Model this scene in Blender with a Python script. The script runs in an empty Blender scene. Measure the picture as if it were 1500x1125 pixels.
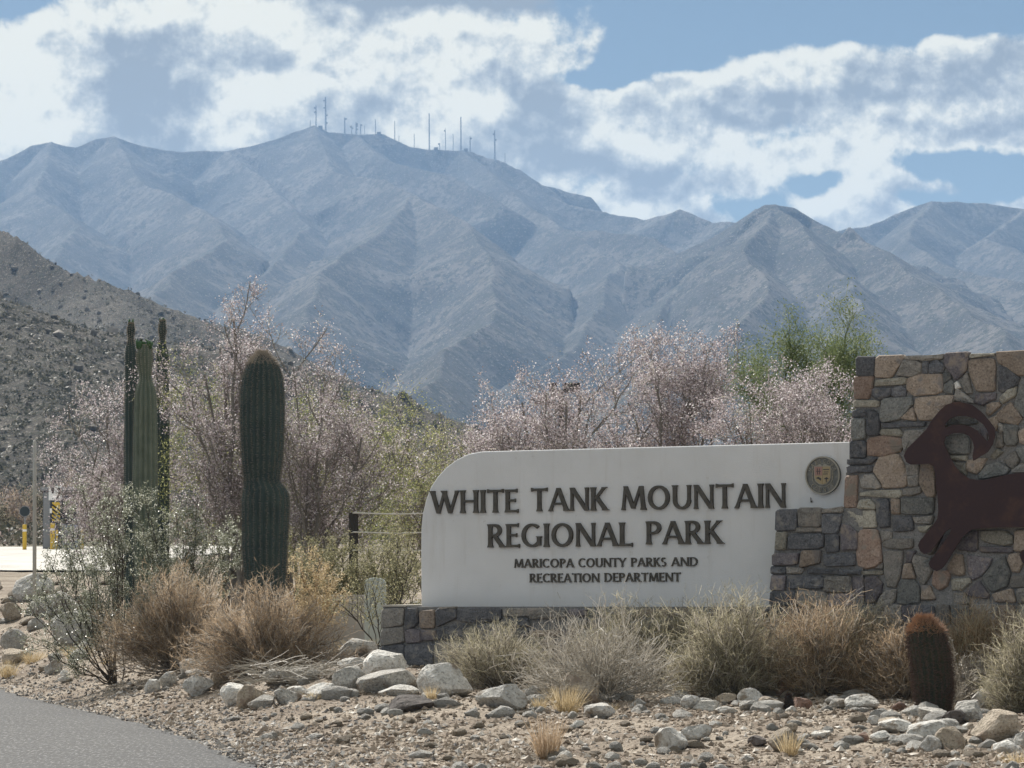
import bpy, math, random
import numpy as np
from mathutils import Vector, Matrix
random.seed(7); RNG = np.random.default_rng(7)
R = math.radians
# ------------------------------------------------------------------ camera, world, sun, exposure
sc = bpy.context.scene
COL = sc.collection
FPX = 5200.0                      # focal length in pixels of the 1500 px wide photograph
EYE = np.array([0.0, 0.0, 1.6])
PITCH = math.atan(277.5/FPX); ROLL = 0.0055
_U = np.array([0, -math.sin(PITCH), math.cos(PITCH)]); _F = np.array([0, math.cos(PITCH), math.sin(PITCH)]); _X = np.array([1.0, 0, 0])
C_R = _X*math.cos(ROLL) - _U*math.sin(ROLL); C_U = _U*math.cos(ROLL) + _X*math.sin(ROLL)
cam_d = bpy.data.cameras.new('camera'); cam = bpy.data.objects.new('camera', cam_d); COL.objects.link(cam)
cam_d.sensor_width = 36; cam_d.lens = 36*FPX/1500; cam_d.clip_start = 0.5; cam_d.clip_end = 40000
m3 = Matrix((tuple(C_R), tuple(C_U), tuple(-_F))).transposed()
cam.matrix_world = Matrix.Translation(Vector(EYE)) @ m3.to_4x4()
cam_d.dof.use_dof = True; cam_d.dof.focus_distance = 38.5; cam_d.dof.aperture_fstop = 14.0
sc.camera = cam
SUN_AZ, SUN_EL = R(-24), R(43)
sun_dir = Vector((math.sin(SUN_AZ)*math.cos(SUN_EL), math.cos(SUN_AZ)*math.cos(SUN_EL), math.sin(SUN_EL)))
sun_d = bpy.data.lights.new('sun', 'SUN'); sun = bpy.data.objects.new('sun', sun_d); COL.objects.link(sun)
sun_d.energy = 3.7; sun_d.angle = R(0.6); sun_d.color = (1.0, 0.955, 0.89)
sun.rotation_euler = (-sun_dir).to_track_quat('-Z', 'Y').to_euler()
sc.view_settings.view_transform = 'Standard'; sc.view_settings.look = 'None'
sc.view_settings.exposure = EXPOSURE = 1.0; sc.view_settings.gamma = 1; sc.view_settings.use_curve_mapping = False
sc.render.engine = 'CYCLES'
sc.cycles.use_denoising = True; sc.cycles.max_bounces = 6; sc.cycles.volume_bounces = 1
sc.cycles.transparent_max_bounces = 4; sc.cycles.diffuse_bounces = 3; sc.cycles.glossy_bounces = 2
SKY_STRENGTH = 0.07
CLOUD_GAIN = 8.1
SKY_TINT = (.28, .30, .31)
HAZE_DENSITY = 7.8e-5

class NT:
    def __init__(s, tree): s.t = tree; s.n = tree.nodes; s.l = tree.links
    def new(s, ty, **kw):
        n = s.n.new(ty)
        for k, v in kw.items(): setattr(n, k, v)
        return n
    def put(s, sock, v):
        if hasattr(v, 'is_linked') or hasattr(v, 'links'): s.l.new(v, sock)
        elif isinstance(v, (tuple, list)) and len(v) == 3 and len(getattr(sock, 'default_value', v)) == 4: sock.default_value = (*v, 1)
        else: sock.default_value = v
    def m(s, op, a, b=None, c=None, clamp=False):
        n = s.new('ShaderNodeMath', operation=op); n.use_clamp = clamp; s.put(n.inputs[0], a)
        if b is not None: s.put(n.inputs[1], b)
        if c is not None: s.put(n.inputs[2], c)
        return n.outputs[0]
    def vm(s, op, a, b=None, out=0):
        n = s.new('ShaderNodeVectorMath', operation=op); s.put(n.inputs[0], a)
        if b is not None: s.put(n.inputs[1], b)
        return n.outputs[out]
    def noise(s, vec, scale, detail=4, rough=.55, out='Fac', dist=0):
        n = s.new('ShaderNodeTexNoise'); n.inputs['Scale'].default_value = scale; n.inputs['Detail'].default_value = detail
        n.inputs['Roughness'].default_value = rough; n.inputs['Distortion'].default_value = dist
        if vec is not None: s.l.new(vec, n.inputs['Vector'])
        return n.outputs[out]
    def voro(s, vec, scale, feature='F1', out='Distance', rnd=1.0):
        n = s.new('ShaderNodeTexVoronoi'); n.feature = feature; n.inputs['Scale'].default_value = scale; n.inputs['Randomness'].default_value = rnd
        if vec is not None: s.l.new(vec, n.inputs['Vector'])
        return n.outputs[out]
    def ramp(s, fac, stops, interp='LINEAR'):
        n = s.new('ShaderNodeValToRGB'); n.color_ramp.interpolation = interp; e = n.color_ramp.elements
        while len(e) < len(stops): e.new(0.5)
        for i, (p, c) in enumerate(stops):
            e[i].position = p; e[i].color = (*c, 1) if isinstance(c, (tuple, list)) else (c, c, c, 1)
        s.put(n.inputs[0], fac); return n.outputs[0]
    def mix(s, fac, a, b, mode='MIX'):
        n = s.new('ShaderNodeMix', data_type='RGBA', blend_type=mode)
        s.put(n.inputs[0], fac); s.put(n.inputs[6], a); s.put(n.inputs[7], b); return n.outputs[2]
    def smooth(s, v, a, b):
        n = s.new('ShaderNodeMapRange', interpolation_type='SMOOTHSTEP'); s.put(n.inputs[0], v)
        n.inputs[1].default_value = a; n.inputs[2].default_value = b; return n.outputs[0]
    def bump(s, h, strength=.5, dist=.02):
        n = s.new('ShaderNodeBump'); n.inputs['Strength'].default_value = strength; n.inputs['Distance'].default_value = dist
        s.l.new(h, n.inputs['Height']); return n.outputs[0]

def build_world():
    w = bpy.data.worlds.new('World'); sc.world = w; w.use_nodes = True; t = NT(w.node_tree); t.n.clear()
    sky = t.new('ShaderNodeTexSky', sky_type='NISHITA'); sky.sun_disc = False; sky.sun_elevation = SUN_EL; sky.sun_rotation = SUN_AZ
    sky.altitude = 400; sky.air_density = 1.0; sky.dust_density = 0.6; sky.ozone_density = 1.5
    d = t.new('ShaderNodeTexCoord').outputs['Generated']
    sx = t.new('ShaderNodeSeparateXYZ'); t.l.new(d, sx.inputs[0])
    az = t.m('MULTIPLY', t.m('ARCTAN2', sx.outputs[0], sx.outputs[1]), 10.4)     # units of 500 px
    el = t.m('MULTIPLY', sx.outputs[2], 10.4)
    cx = t.new('ShaderNodeCombineXYZ'); t.l.new(az, cx.inputs[0]); t.l.new(el, cx.inputs[1]); p0 = cx.outputs[0]
    big = t.noise(p0, 2.6, 9, .62)                                          # billows
    fine = t.noise(p0, 9.0, 8, .6)
    warpn = t.new('ShaderNodeTexNoise'); warpn.inputs['Scale'].default_value = 3.2; warpn.inputs['Detail'].default_value = 5; t.l.new(p0, warpn.inputs['Vector'])
    wv = t.vm('MULTIPLY', t.vm('SUBTRACT', warpn.outputs['Color'], (.5, .5, .5)), (.24, .18, 0))
    p = t.vm('ADD', p0, wv)
    big2 = t.noise(t.vm('ADD', p0, (-.05, .11, 0)), 2.6, 9, .62); fine2 = t.noise(t.vm('ADD', p0, (-.015, .035, 0)), 9.0, 8, .6)
    relief = t.m('ADD', t.m('MULTIPLY', t.m('SUBTRACT', big, big2), 1.35), t.m('MULTIPLY', t.m('SUBTRACT', fine, fine2), 2.1))
    puff = t.m('SUBTRACT', 1.0, t.voro(p, 7.5, 'SMOOTH_F1'))
    def blob(px, py, rx, ry, wgt):
        c = ((px-750)/500, (840-py)/500, 0)
        q = t.vm('MULTIPLY', t.vm('SUBTRACT', p, c), (500/rx, 500/ry, 0))
        return t.m('MULTIPLY', t.m('EXPONENT', t.m('MULTIPLY', t.vm('DOT_PRODUCT', q, q, 1), -1.0)), wgt)
    def total(lst):
        s = None
        for b in lst:
            v = blob(*b); s = v if s is None else t.m('ADD', s, v)
        return s
    # openings of clear sky between the clouds (azimuth, elevation, sizes)
    holes = [(1170, 8, 290, 52, 1.0), (1030, 55, 110, 38, .8), (960, 88, 70, 26, .7), (880, 106, 55, 15, .6), (985, 15, 60, 30, .5), (1330, 20, 260, 40, .9),
             (1098, 305, 55, 28, .75), (1170, 262, 50, 22, .55), (1130, 200, 60, 16, .25), (1400, 255, 75, 28, .9), (1490, 272, 70, 28, .9), (1190, 262, 30, 14, .3), (1380, 306, 60, 14, .5), (14, 8, 50, 22, 1.0),
             (1020, 250, 40, 22, .3), (1500, 30, 200, 40, .7), (850, 280, 60, 20, .2)]
    lights = [(1230, 95, 300, 45, .32), (1150, 215, 240, 35, .18), (250, 30, 150, 28, .55), (420, 55, 70, 24, .5), (30, 120, 60, 90, .5), (70, 40, 80, 40, .5), (20, 190, 70, 25, .5), (90, 160, 40, 50, .25),
              (330, 165, 45, 55, .55), (400, 130, 80, 28, .42), (520, 105, 90, 26, .3), (600, 150, 60, 30, .25), (330, 210, 26, 22, .35), (640, 42, 110, 16, .45), (800, 44, 120, 17, .6),
              (690, 150, 45, 22, .5), (720, 178, 36, 16, .5), (640, 110, 60, 30, .3), (640, 195, 90, 20, .3), (900, 112, 60, 18, .5), (1030, 105, 110, 18, .5), (1150, 75, 80, 16, .5), (1290, 58, 110, 14, .55), (1450, 62, 110, 15, .5),
              (880, 190, 34, 24, .45), (930, 215, 60, 20, .5), (1090, 200, 40, 12, .4), (1150, 240, 60, 24, .6), (1175, 295, 36, 16, .75), (1230, 285, 40, 30, .55), (1280, 260, 40, 45, .5), (1330, 170, 70, 16, .4),
              (1240, 135, 26, 24, .3), (1480, 244, 60, 8, .6), (900, 300, 70, 14, .35), (1350, 240, 22, 20, .4), (1420, 130, 80, 10, .15),
              (225, 150, 105, 85, -.5), (170, 120, 50, 55, -.3), (300, 95, 50, 20, -.2), (420, 95, 55, 14, -.4), (690, 2, 150, 16, -.95), (560, 0, 90, 10, -.5), (800, 185, 70, 42, -.62), (770, 130, 50, 26, -.3), (520, 150, 50, 22, -.25),
              (560, 215, 160, 22, -.2), (800, 245, 100, 26, -.4), (950, 260, 90, 30, -.42), (1130, 140, 110, 14, -.45), (1060, 170, 40, 14, -.4), (1300, 160, 50, 34, -.55), (1370, 112, 90, 22, -.5),
              (1480, 100, 60, 22, -.25), (1450, 200, 90, 16, -.45), (1020, 240, 50, 26, -.3), (1290, 305, 50, 12, -.35), (300, 230, 120, 20, -.2), (620, 80, 70, 14, -.2)]
    H = total(holes); L = t.m('MULTIPLY', total(lights), 1.15)
    # away from the view the same broken cloud goes on
    far = t.m('SUBTRACT', 1.0, t.m('EXPONENT', t.m('MULTIPLY', t.m('ADD', t.m('POWER', t.m('MULTIPLY', az, .5), 2.0), t.m('POWER', t.m('MULTIPLY', t.m('SUBTRACT', el, 1.2), .9), 2.0)), -1.0)))
    wide = t.m('MULTIPLY', t.m('MULTIPLY', t.m('SUBTRACT', t.noise(d, 5.0, 4, .5), .5), 2.6), far)
    cover = t.m('ADD', t.m('SUBTRACT', t.m('ADD', .74, t.m('MULTIPLY', t.m('SUBTRACT', big, .5), .6)), H), wide)
    cover = t.m('ADD', cover, t.m('MULTIPLY', t.m('SUBTRACT', fine, .5), .7))
    mask = t.smooth(cover, .40, .62)
    # lightness: thin margins glow, thick bellies are grey
    edge = t.m('MULTIPLY', t.m('SUBTRACT', 1.0, t.smooth(cover, .5, .95)), .22)
    lite = t.m('ADD', t.m('ADD', .50, L), t.m('ADD', edge, t.m('MULTIPLY', t.m('SUBTRACT', big, .5), .7)))
    lite = t.m('ADD', lite, t.m('MULTIPLY', t.m('SUBTRACT', fine, .5), .9))
    lite = t.m('ADD', lite, t.m('MULTIPLY', t.m('SUBTRACT', puff, .62), .55))
    lite = t.m('ADD', lite, relief)
    k = 1.0
    ccol = t.ramp(lite, [(0.0, (.245*k, .26*k, .265*k)), (.35, (.385*k, .395*k, .385*k)), (.7, (.64*k, .635*k, .56*k)), (1.0, (.96*k, .90*k, .72*k))], 'B_SPLINE')
    skyc = t.vm('MULTIPLY', sky.outputs[0], SKY_TINT)
    ccol = t.vm('MULTIPLY', ccol, (CLOUD_GAIN,)*3)
    col = t.mix(mask, skyc, ccol)
    bg = t.new('ShaderNodeBackground'); bg.inputs[1].default_value = SKY_STRENGTH; t.l.new(col, bg.inputs[0])
    o = t.new('ShaderNodeOutputWorld'); t.l.new(bg.outputs[0], o.inputs[0])
    w.cycles.sampling_method = 'MANUAL'; w.cycles.sample_map_resolution = 512
build_world()
# ------------------------------------------------------------------ projection and small helpers
def ray(px, py):
    v = _F + C_R*((px-750)/FPX) + C_U*((562.5-py)/FPX); return v/np.linalg.norm(v)
def at_y(px, py, Y):
    v = ray(px, py); return EYE + v*(Y/v[1])
def tag(o, label=None, cat=None, group=None, kind=None):
    if label: o['label'] = label
    if cat: o['category'] = cat
    if group: o['group'] = group
    if kind: o['kind'] = kind
    return o
def link(o, parent=None):
    COL.objects.link(o)
    if parent: o.parent = parent
    return o
def empty(name, loc, rz=0, **k):
    o = bpy.data.objects.new(name, None); link(o); o.location = loc; o.rotation_euler = (0, 0, rz); o.empty_display_size = .2
    return tag(o, **k)
def mesh(name, V, F, mats=(), idx=None, smooth=False):
    """V (n,3); F array (m,3|4) or a list of index lists"""
    me = bpy.data.meshes.new(name); V = np.asarray(V, dtype=np.float32)
    if isinstance(F, np.ndarray):
        m, k = F.shape; me.vertices.add(len(V)); me.vertices.foreach_set('co', V.ravel())
        me.loops.add(m*k); me.loops.foreach_set('vertex_index', F.astype(np.int32).ravel())
        me.polygons.add(m); me.polygons.foreach_set('loop_start', np.arange(0, m*k, k, dtype=np.int32))
        me.update(calc_edges=True)
    else:
        me.from_pydata(V.tolist(), [], F)
    for mt in (mats if isinstance(mats, (list, tuple)) else [mats]): me.materials.append(mt)
    if idx is not None: me.polygons.foreach_set('material_index', np.asarray(idx, dtype=np.int32))
    me.polygons.foreach_set('use_smooth', np.full(len(me.polygons), smooth, dtype=bool)); me.update()
    return me
def obj(name, me, parent=None, loc=None, **k):
    o = bpy.data.objects.new(name, me); link(o, parent)
    if loc is not None: o.location = loc
    return tag(o, **k)
class MB:
    """collects boxes, tubes and prisms into one mesh"""
    def __init__(s): s.v = []; s.f = []
    def add(s, V, F):
        b = len(s.v); s.v += [tuple(map(float, p)) for p in V]; s.f += [[b+int(i) for i in f] for f in F]; return s
    def box(s, a, b):
        (x0, y0, z0), (x1, y1, z1) = a, b
        return s.add([(x0,y0,z0),(x1,y0,z0),(x1,y1,z0),(x0,y1,z0),(x0,y0,z1),(x1,y0,z1),(x1,y1,z1),(x0,y1,z1)],
                     [(0,3,2,1),(4,5,6,7),(0,1,5,4),(1,2,6,5),(2,3,7,6),(3,0,4,7)])
    def tube(s, pts, r, n=8, cap=True):
        P = np.array(pts, float)[None]; rr = np.array(r if hasattr(r, '__len__') else [r]*len(pts), float)[None]
        V, F = tubes(P, rr, n); s.add(V, F)
        if cap:
            b = len(s.v)-len(V); s.f.append([b+i for i in range(n)][::-1]); s.f.append([b+(len(pts)-1)*n+i for i in range(n)])
        return s
    def prism(s, poly, y0, y1):
        """poly in (x,z); extruded from y0 (front) to y1 (back)"""
        n = len(poly); V = [(x, y0, z) for x, z in poly] + [(x, y1, z) for x, z in poly]
        return s.add(V, [list(range(n)), list(range(n, 2*n))[::-1]] + [[i, i+n, (i+1) % n+n, (i+1) % n] for i in range(n)])
    def mesh(s, name, mat, smooth=False): return mesh(name, np.array(s.v), s.f, mat, smooth=smooth)
    def obj(s, name, mat, parent=None, loc=None, smooth=False, **k): return obj(name, s.mesh(name, mat, smooth), parent, loc, **k)
def tubes(P, Rd, sides=3):
    N, K, _ = P.shape; T = np.gradient(P, axis=1); T /= (np.linalg.norm(T, axis=2, keepdims=True)+1e-9)
    ref = np.where(np.abs(T[..., 2:3]) > .9, np.array([1.0, 0, 0]), np.array([0, 0, 1.0])); A = np.cross(T, ref); A /= (np.linalg.norm(A, axis=2, keepdims=True)+1e-9); B = np.cross(T, A)
    an = np.arange(sides)*2*np.pi/sides
    V = P[:, :, None] + Rd[:, :, None, None]*(A[:, :, None]*np.cos(an)[None, None, :, None] + B[:, :, None]*np.sin(an)[None, None, :, None])
    i = np.arange(N)[:, None, None]*K*sides + np.arange(K-1)[None, :, None]*sides; j = np.arange(sides)[None, None]; j2 = (j+1) % sides
    F = np.stack([i+j, i+j2, i+sides+j2, i+sides+j], -1).reshape(-1, 4)
    return V.reshape(-1, 3), F
def ribbons(P, W, rng):
    N, K, _ = P.shape; T = P[:, -1]-P[:, 0]; r = rng.normal(size=(N, 3)); S = np.cross(T, r); S /= (np.linalg.norm(S, axis=1, keepdims=True)+1e-9)
    S = S[:, None]*W[:, :, None]*.5; V = np.stack([P-S, P+S], 2).reshape(-1, 3)
    b = (np.arange(N)[:, None]*K + np.arange(K-1)[None])*2
    return V, np.stack([b, b+1, b+3, b+2], -1).reshape(-1, 4)
def leaves(C, L, W, rng, up=0.0):
    n = len(C); a = rng.normal(size=(n, 3)); a[:, 2] += up; a /= np.linalg.norm(a, axis=1, keepdims=True); b = np.cross(a, rng.normal(size=(n, 3))); b /= np.linalg.norm(b, axis=1, keepdims=True)
    L = np.broadcast_to(L, n)[:, None]*.5; W = np.broadcast_to(W, n)[:, None]*.5
    V = np.stack([C-a*L, C+b*W, C+a*L, C-b*W], 1).reshape(-1, 3); i = np.arange(n)[:, None]*4
    return V, np.hstack([i, i+1, i+2, i+3])
def join(parts):
    Vs, Fs, b = [], [], 0
    for V, F in parts: Vs.append(V); Fs.append(F+b); b += len(V)
    return np.vstack(Vs), np.vstack(Fs)
def children(P, per, L, spread, rng, lo=.25, hi=1.0, K=4, up=.3, keep=.55, bend=.1):
    """side branches of the polylines P: starts spread along each parent"""
    N, K0, _ = P.shape; n = N*per; pi = np.repeat(np.arange(N), per); t = rng.uniform(lo, hi, n)*(K0-1); i = np.minimum(t.astype(int), K0-2); f = (t-i)[:, None]
    A = P[pi, i]; B = P[pi, i+1]; S = A*(1-f)+B*f; D = B-A; D /= (np.linalg.norm(D, axis=1, keepdims=True)+1e-9)
    q = rng.normal(size=(n, 3)); q -= (q*D).sum(1, keepdims=True)*D; q /= np.linalg.norm(q, axis=1, keepdims=True)
    d = D*keep + q*spread; d[:, 2] += up; d /= np.linalg.norm(d, axis=1, keepdims=True)
    ln = L*rng.uniform(.55, 1.25, n)[:, None]; Q = [S]
    for k in range(K-1):
        d = d + rng.normal(size=(n, 3))*bend; d[:, 2] += up*.15; d /= np.linalg.norm(d, axis=1, keepdims=True); Q.append(Q[-1]+d*ln/(K-1))
    return np.stack(Q, 1)
def taper(P, r0, r1, rng=None):
    N, K, _ = P.shape; r = np.linspace(r0, r1, K)[None]*np.ones((N, 1))
    return r*(rng.uniform(.7, 1.3, (N, 1)) if rng is not None else 1)
# value noise
def _h(ix, iy, s): 
    n = (ix.astype(np.int64)*374761393 + iy.astype(np.int64)*668265263 + s*1442695041) & 0xffffffff
    n = ((n ^ (n >> 13))*1274126177) & 0xffffffff; return ((n ^ (n >> 16)) & 0xffffff)/float(0xffffff)
def vnoise(x, y, s=0):
    ix = np.floor(x); iy = np.floor(y); fx = x-ix; fy = y-iy; fx = fx*fx*(3-2*fx); fy = fy*fy*(3-2*fy)
    a = _h(ix, iy, s); b = _h(ix+1, iy, s); c = _h(ix, iy+1, s); d = _h(ix+1, iy+1, s)
    return (a*(1-fx)+b*fx)*(1-fy)+(c*(1-fx)+d*fx)*fy
def fbm(x, y, o=4, s=0, g=.5):
    v = 0; a = 1; t = 0
    for i in range(o): v = v+a*vnoise(x*2**i+17.3*i, y*2**i-9.1*i, s+i); t += a; a *= g
    return v/t
def ridged(x, y, o=5, s=0, g=.55):
    v = 0; a = 1; t = 0
    for i in range(o): v = v+a*(1-np.abs(2*vnoise(x*2**i+5.3*i, y*2**i-3.1*i, s+i)-1)); t += a; a *= g
    return v/t
# ------------------------------------------------------------------ materials
def mat(name, base=None, rough=.9, spec=.2, build=None, trans=0, metal=0):
    m = bpy.data.materials.new(name); m.use_nodes = True; t = NT(m.node_tree); b = t.n['Principled BSDF']
    b.inputs['Roughness'].default_value = rough; b.inputs['Specular IOR Level'].default_value = spec; b.inputs['Metallic'].default_value = metal
    if base: b.inputs['Base Color'].default_value = (*base, 1)
    if build: build(t, b)
    if trans:
        out = t.n['Material Output']; tr = t.new('ShaderNodeBsdfTranslucent'); mx = t.new('ShaderNodeMixShader'); mx.inputs[0].default_value = trans
        cs = b.inputs['Base Color']
        if cs.is_linked: t.l.new(cs.links[0].from_socket, tr.inputs[0])
        else: tr.inputs[0].default_value = cs.default_value
        t.l.new(b.outputs[0], mx.inputs[1]); t.l.new(tr.outputs[0], mx.inputs[2]); t.l.new(mx.outputs[0], out.inputs[0])
    return m
def objc(t): return t.new('ShaderNodeTexCoord').outputs['Object']
def posn(t): return t.new('ShaderNodeNewGeometry').outputs['Position']
def island(t): return t.new('ShaderNodeNewGeometry').outputs['Random Per Island']
def leafmat(name, stops, trans=.45, rough=.6, spec=.3):
    def b(t, p): t.l.new(t.ramp(island(t), stops), p.inputs['Base Color'])
    return mat(name, rough=rough, spec=spec, build=b, trans=trans)
def stonemat(name, c0, c1, scale=9, bump=.5, dist=.012, rough=.88, vein=None):
    def b(t, p):
        inf = t.new('ShaderNodeObjectInfo'); v = t.vm('ADD', objc(t), t.vm('MULTIPLY', inf.outputs['Location'], (3.1, 2.7, 1.9)))
        n = t.noise(v, scale, 7, .65); n2 = t.noise(v, scale*4.5, 5, .6)
        c = t.mix(t.smooth(n, .3, .7), c0, c1)
        dark = tuple(x*.42 for x in c0); c = t.mix(t.m('MULTIPLY', t.smooth(n2, .53, .66), .7), c, dark); lt = tuple(min(.85, x*1.45) for x in c1); c = t.mix(t.m('MULTIPLY', t.smooth(n2, .45, .33), .6), c, lt)
        if vein: c = t.mix(t.smooth(t.noise(v, scale*.5, 4, .6), .55, .68), c, vein)
        h = t.new('ShaderNodeHueSaturation'); h.inputs['Saturation'].default_value = 1; t.l.new(c, h.inputs['Color'])
        t.l.new(t.m('MULTIPLY_ADD', inf.outputs['Random'], .5, .75), h.inputs['Value']); t.l.new(h.outputs[0], p.inputs['Base Color'])
        t.l.new(t.bump(t.m('ADD', n, t.m('MULTIPLY', n2, .5)), bump, dist), p.inputs['Normal'])
    return mat(name, rough=rough, spec=.25, build=b)
# ------------------------------------------------------------------ ground shape
_EY = [-400, 0, 10, 20, 29.2, 34, 39.2, 44.5, 50.4, 58, 75, 100, 160, 400]; _EX = [60, 1, .2, -.8, -2.0, -2.9, -4.1, -5.6, -7.2, -9.6, -15, -24, -50, -170]
def road_edge(Y): return np.interp(Y, _EY, _EX)
ROADW = 9.0
def sstep(x, a, b): t = np.clip((x-a)/(b-a), 0, 1); return t*t*(3-2*t)
def gz(X, Y, fine=True):
    X = np.asarray(X, float); Y = np.asarray(Y, float)
    e = road_edge(Y); dd = np.maximum(X-e, (e-ROADW)-X)                      # > 0 off the road
    off = sstep(dd, -.05, 2.6)
    berm = np.interp(Y, [0, 20, 27, 32, 35, 37.5, 39.5, 45, 50, 3000], [0, 0, .04, .13, .24, .38, .54, .62, .6, .6])
    left = sstep(-(X), 1.0, 3.5)*np.interp(Y, [30, 38, 42], [.10, .10, 0])
    z = (berm+left)*off + np.interp(Y, [-9000, 0, 50, 100, 140, 400, 1500, 4000, 9000], [0, 0, 0, 1.5, 2.0, 8.2, 30, 80, 140])
    if fine:
        on = sstep(dd, .0, .5)
        z = z + on*((fbm(X*.55, Y*.4, 3, 3)-.5)*.12 + (fbm(X*2.4, Y*1.6, 3, 9)-.5)*.06+(fbm(X*9, Y*5, 2, 15)-.5)*.03)*np.clip(60/np.maximum(Y, 1), .3, 1) - .035*(1-on)
        z = z + on*np.exp(-((X+.75)/.8)**2-((Y-35.3)/.7)**2)*.10 + on*np.exp(-((X-4.2)/1.4)**2-((Y-32.0)/1.3)**2)*.16   # two dirt mounds
    return z
def ground_hit(px, py, lo=24, hi=400):
    v = ray(px, py); v = v/v[1]; Y = np.exp(np.linspace(math.log(lo), math.log(hi), 1500)); P = EYE[None]+v[None]*Y[:, None]
    s = P[:, 2]-gz(P[:, 0], P[:, 1]); k = np.nonzero(s <= 0)[0]; i = k[0] if len(k) else len(Y)-1
    return P[i]
def ground_at(x, y): return np.array([x, y, float(gz(x, y))])
# ------------------------------------------------------------------ terrain: ridge network -> height field
def P3(px, py, D):
    v = ray(px, py); v = v/math.hypot(v[0], v[1]); return EYE+v*D
FAR = [
 ([(1098,313,4672),(1110,305,4668),(1124,298,4668),(1140,296,4668),(1160,301,4668),(1186,318,4672),(1214,345,4668)], 1.6),
 ([(1240,330,4500),(1262,352,4460)], 1.3),
 ([(-900,300,7600),(-500,250,7400),(-200,270,7200),(-60,262,7100),(0,232,7000),(40,212,7000),(70,207,7000),(105,215,7000),(135,206,7000),(160,200,7000),(200,213,7000),(240,222,7000),(330,222,7000),(400,205,7000),(440,191,7000),(458,184,7000),(480,193,7000),(520,197,7000),(560,195,7000),(600,213,7000),(630,219,7000),(680,221,7000),(740,239,6900),(775,258,6800),(800,281,6700),(830,300,6600),(900,315,6500),(945,321,6400)], .72),
 ([(945,321,6400),(1000,305,6200),(1050,325,6100),(1075,326,6000),(1200,340,6200),(1260,334,6400),(1310,312,6500),(1360,294,6500),(1420,299,6600),(1500,306,6600),(1600,300,6700),(1900,330,7000),(2300,380,7300),(2900,500,7600)], .74),
 ([(1075,330,4900),(1106,308,4800),(1122,298.5,4720),(1140,297,4700),(1162,303,4700),(1182,318,4700),(1215,335,4600),(1300,372,4300),(1360,420,3900),(1420,460,3500),(1480,505,3100),(1600,560,2700),(1800,650,2300)], .7),
 ([(458,184,7000),(500,250,6300),(560,262,6000),(610,285,5600),(680,325,5000),(725,400,4300),(705,470,3700),(650,545,3000),(600,610,2400)], .74),
 ([(610,285,5600),(560,340,5000),(480,390,4400),(440,450,3800),(430,520,3200),(440,600,2500)], .74),
 ([(680,221,7000),(760,290,6300),(830,335,5700),(900,380,5200),(880,450,4400),(800,530,3600),(730,610,2700)], .74),
 ([(830,335,5700),(960,350,5300),(1010,400,4700),(960,460,4100),(880,540,3300),(800,620,2500)], .74),
 ([(1135,297,4700),(1090,370,4200),(1120,430,3700),(1060,490,3200),(960,560,2600),(880,640,2100)], .78),
 ([(1135,297,4700),(1210,380,4100),(1260,440,3600),(1230,520,2900),(1160,600,2300)], .78),
 ([(1360,294,6500),(1330,350,5800),(1400,395,5100),(1500,420,4600),(1580,470,4000)], .74),
 ([(1500,306,6600),(1450,350,6000),(1540,380,5400)], .74),
 ([(160,200,7000),(220,270,6300),(300,310,5600),(330,350,5000),(250,400,4300),(220,440,3800),(300,520,3000),(380,600,2300)], .74),
 ([(330,222,7000),(400,270,6400),(450,330,5700),(400,390,4900),(340,440,4200),(330,520,3300)], .74),
 ([(70,207,7000),(60,280,6300),(120,330,5600),(60,400,4800),(0,450,4200)], .74),
 ([(0,232,7000),(-60,300,6300),(-100,400,5400)], .74),
 ([(520,197,7000),(560,230,6600),(680,262,6200),(740,300,5900)], .74),
]
NEAR = [
 ([(-900,120,1700),(-400,200,1500),(-120,285,1350),(0,335,1250),(30,352,1230),(60,376,1210),(100,396,1190),(150,413,1170),(200,431,1150),(250,455,1130),(300,476,1110),(380,505,1080),(440,545,1060),(500,568,1040),(560,592,1010),(620,612,980),(690,645,950),(760,690,900)], .80),
 ([(-700,300,800),(-200,380,720),(-60,420,690),(0,441,670),(60,466,655),(100,500,640),(150,541,625),(190,575,610),(260,640,590),(330,700,560)], .40),
 ([(150,413,1170),(210,470,1050),(270,540,940),(340,600,850)], .42),
 ([(380,505,1080),(460,590,960),(560,650,850)], .42),
 ([(0,441,670),(30,540,560),(90,630,480)], .30),
]
def ridge_height(X, Y, lines, amp_noise):
    H = np.full(X.shape, -1e3, dtype=np.float32); DN = np.full(X.shape, 1e4, dtype=np.float32)
    for pts, sl in lines:
        Q = [P3(*p) for p in pts]
        for a, b in zip(Q[:-1], Q[1:]):
            ab = b[:2]-a[:2]; L2 = float((ab**2).sum()); t = np.clip(((X-a[0])*ab[0]+(Y-a[1])*ab[1])/L2, 0, 1)
            d = np.sqrt((X-a[0]-t*ab[0])**2+(Y-a[1]-t*ab[1])**2); z = a[2]+t*(b[2]-a[2])-sl*d
            up = z > H; H = np.where(up, z, H); DN = np.where(up, d, DN)
    return H, DN
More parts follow.
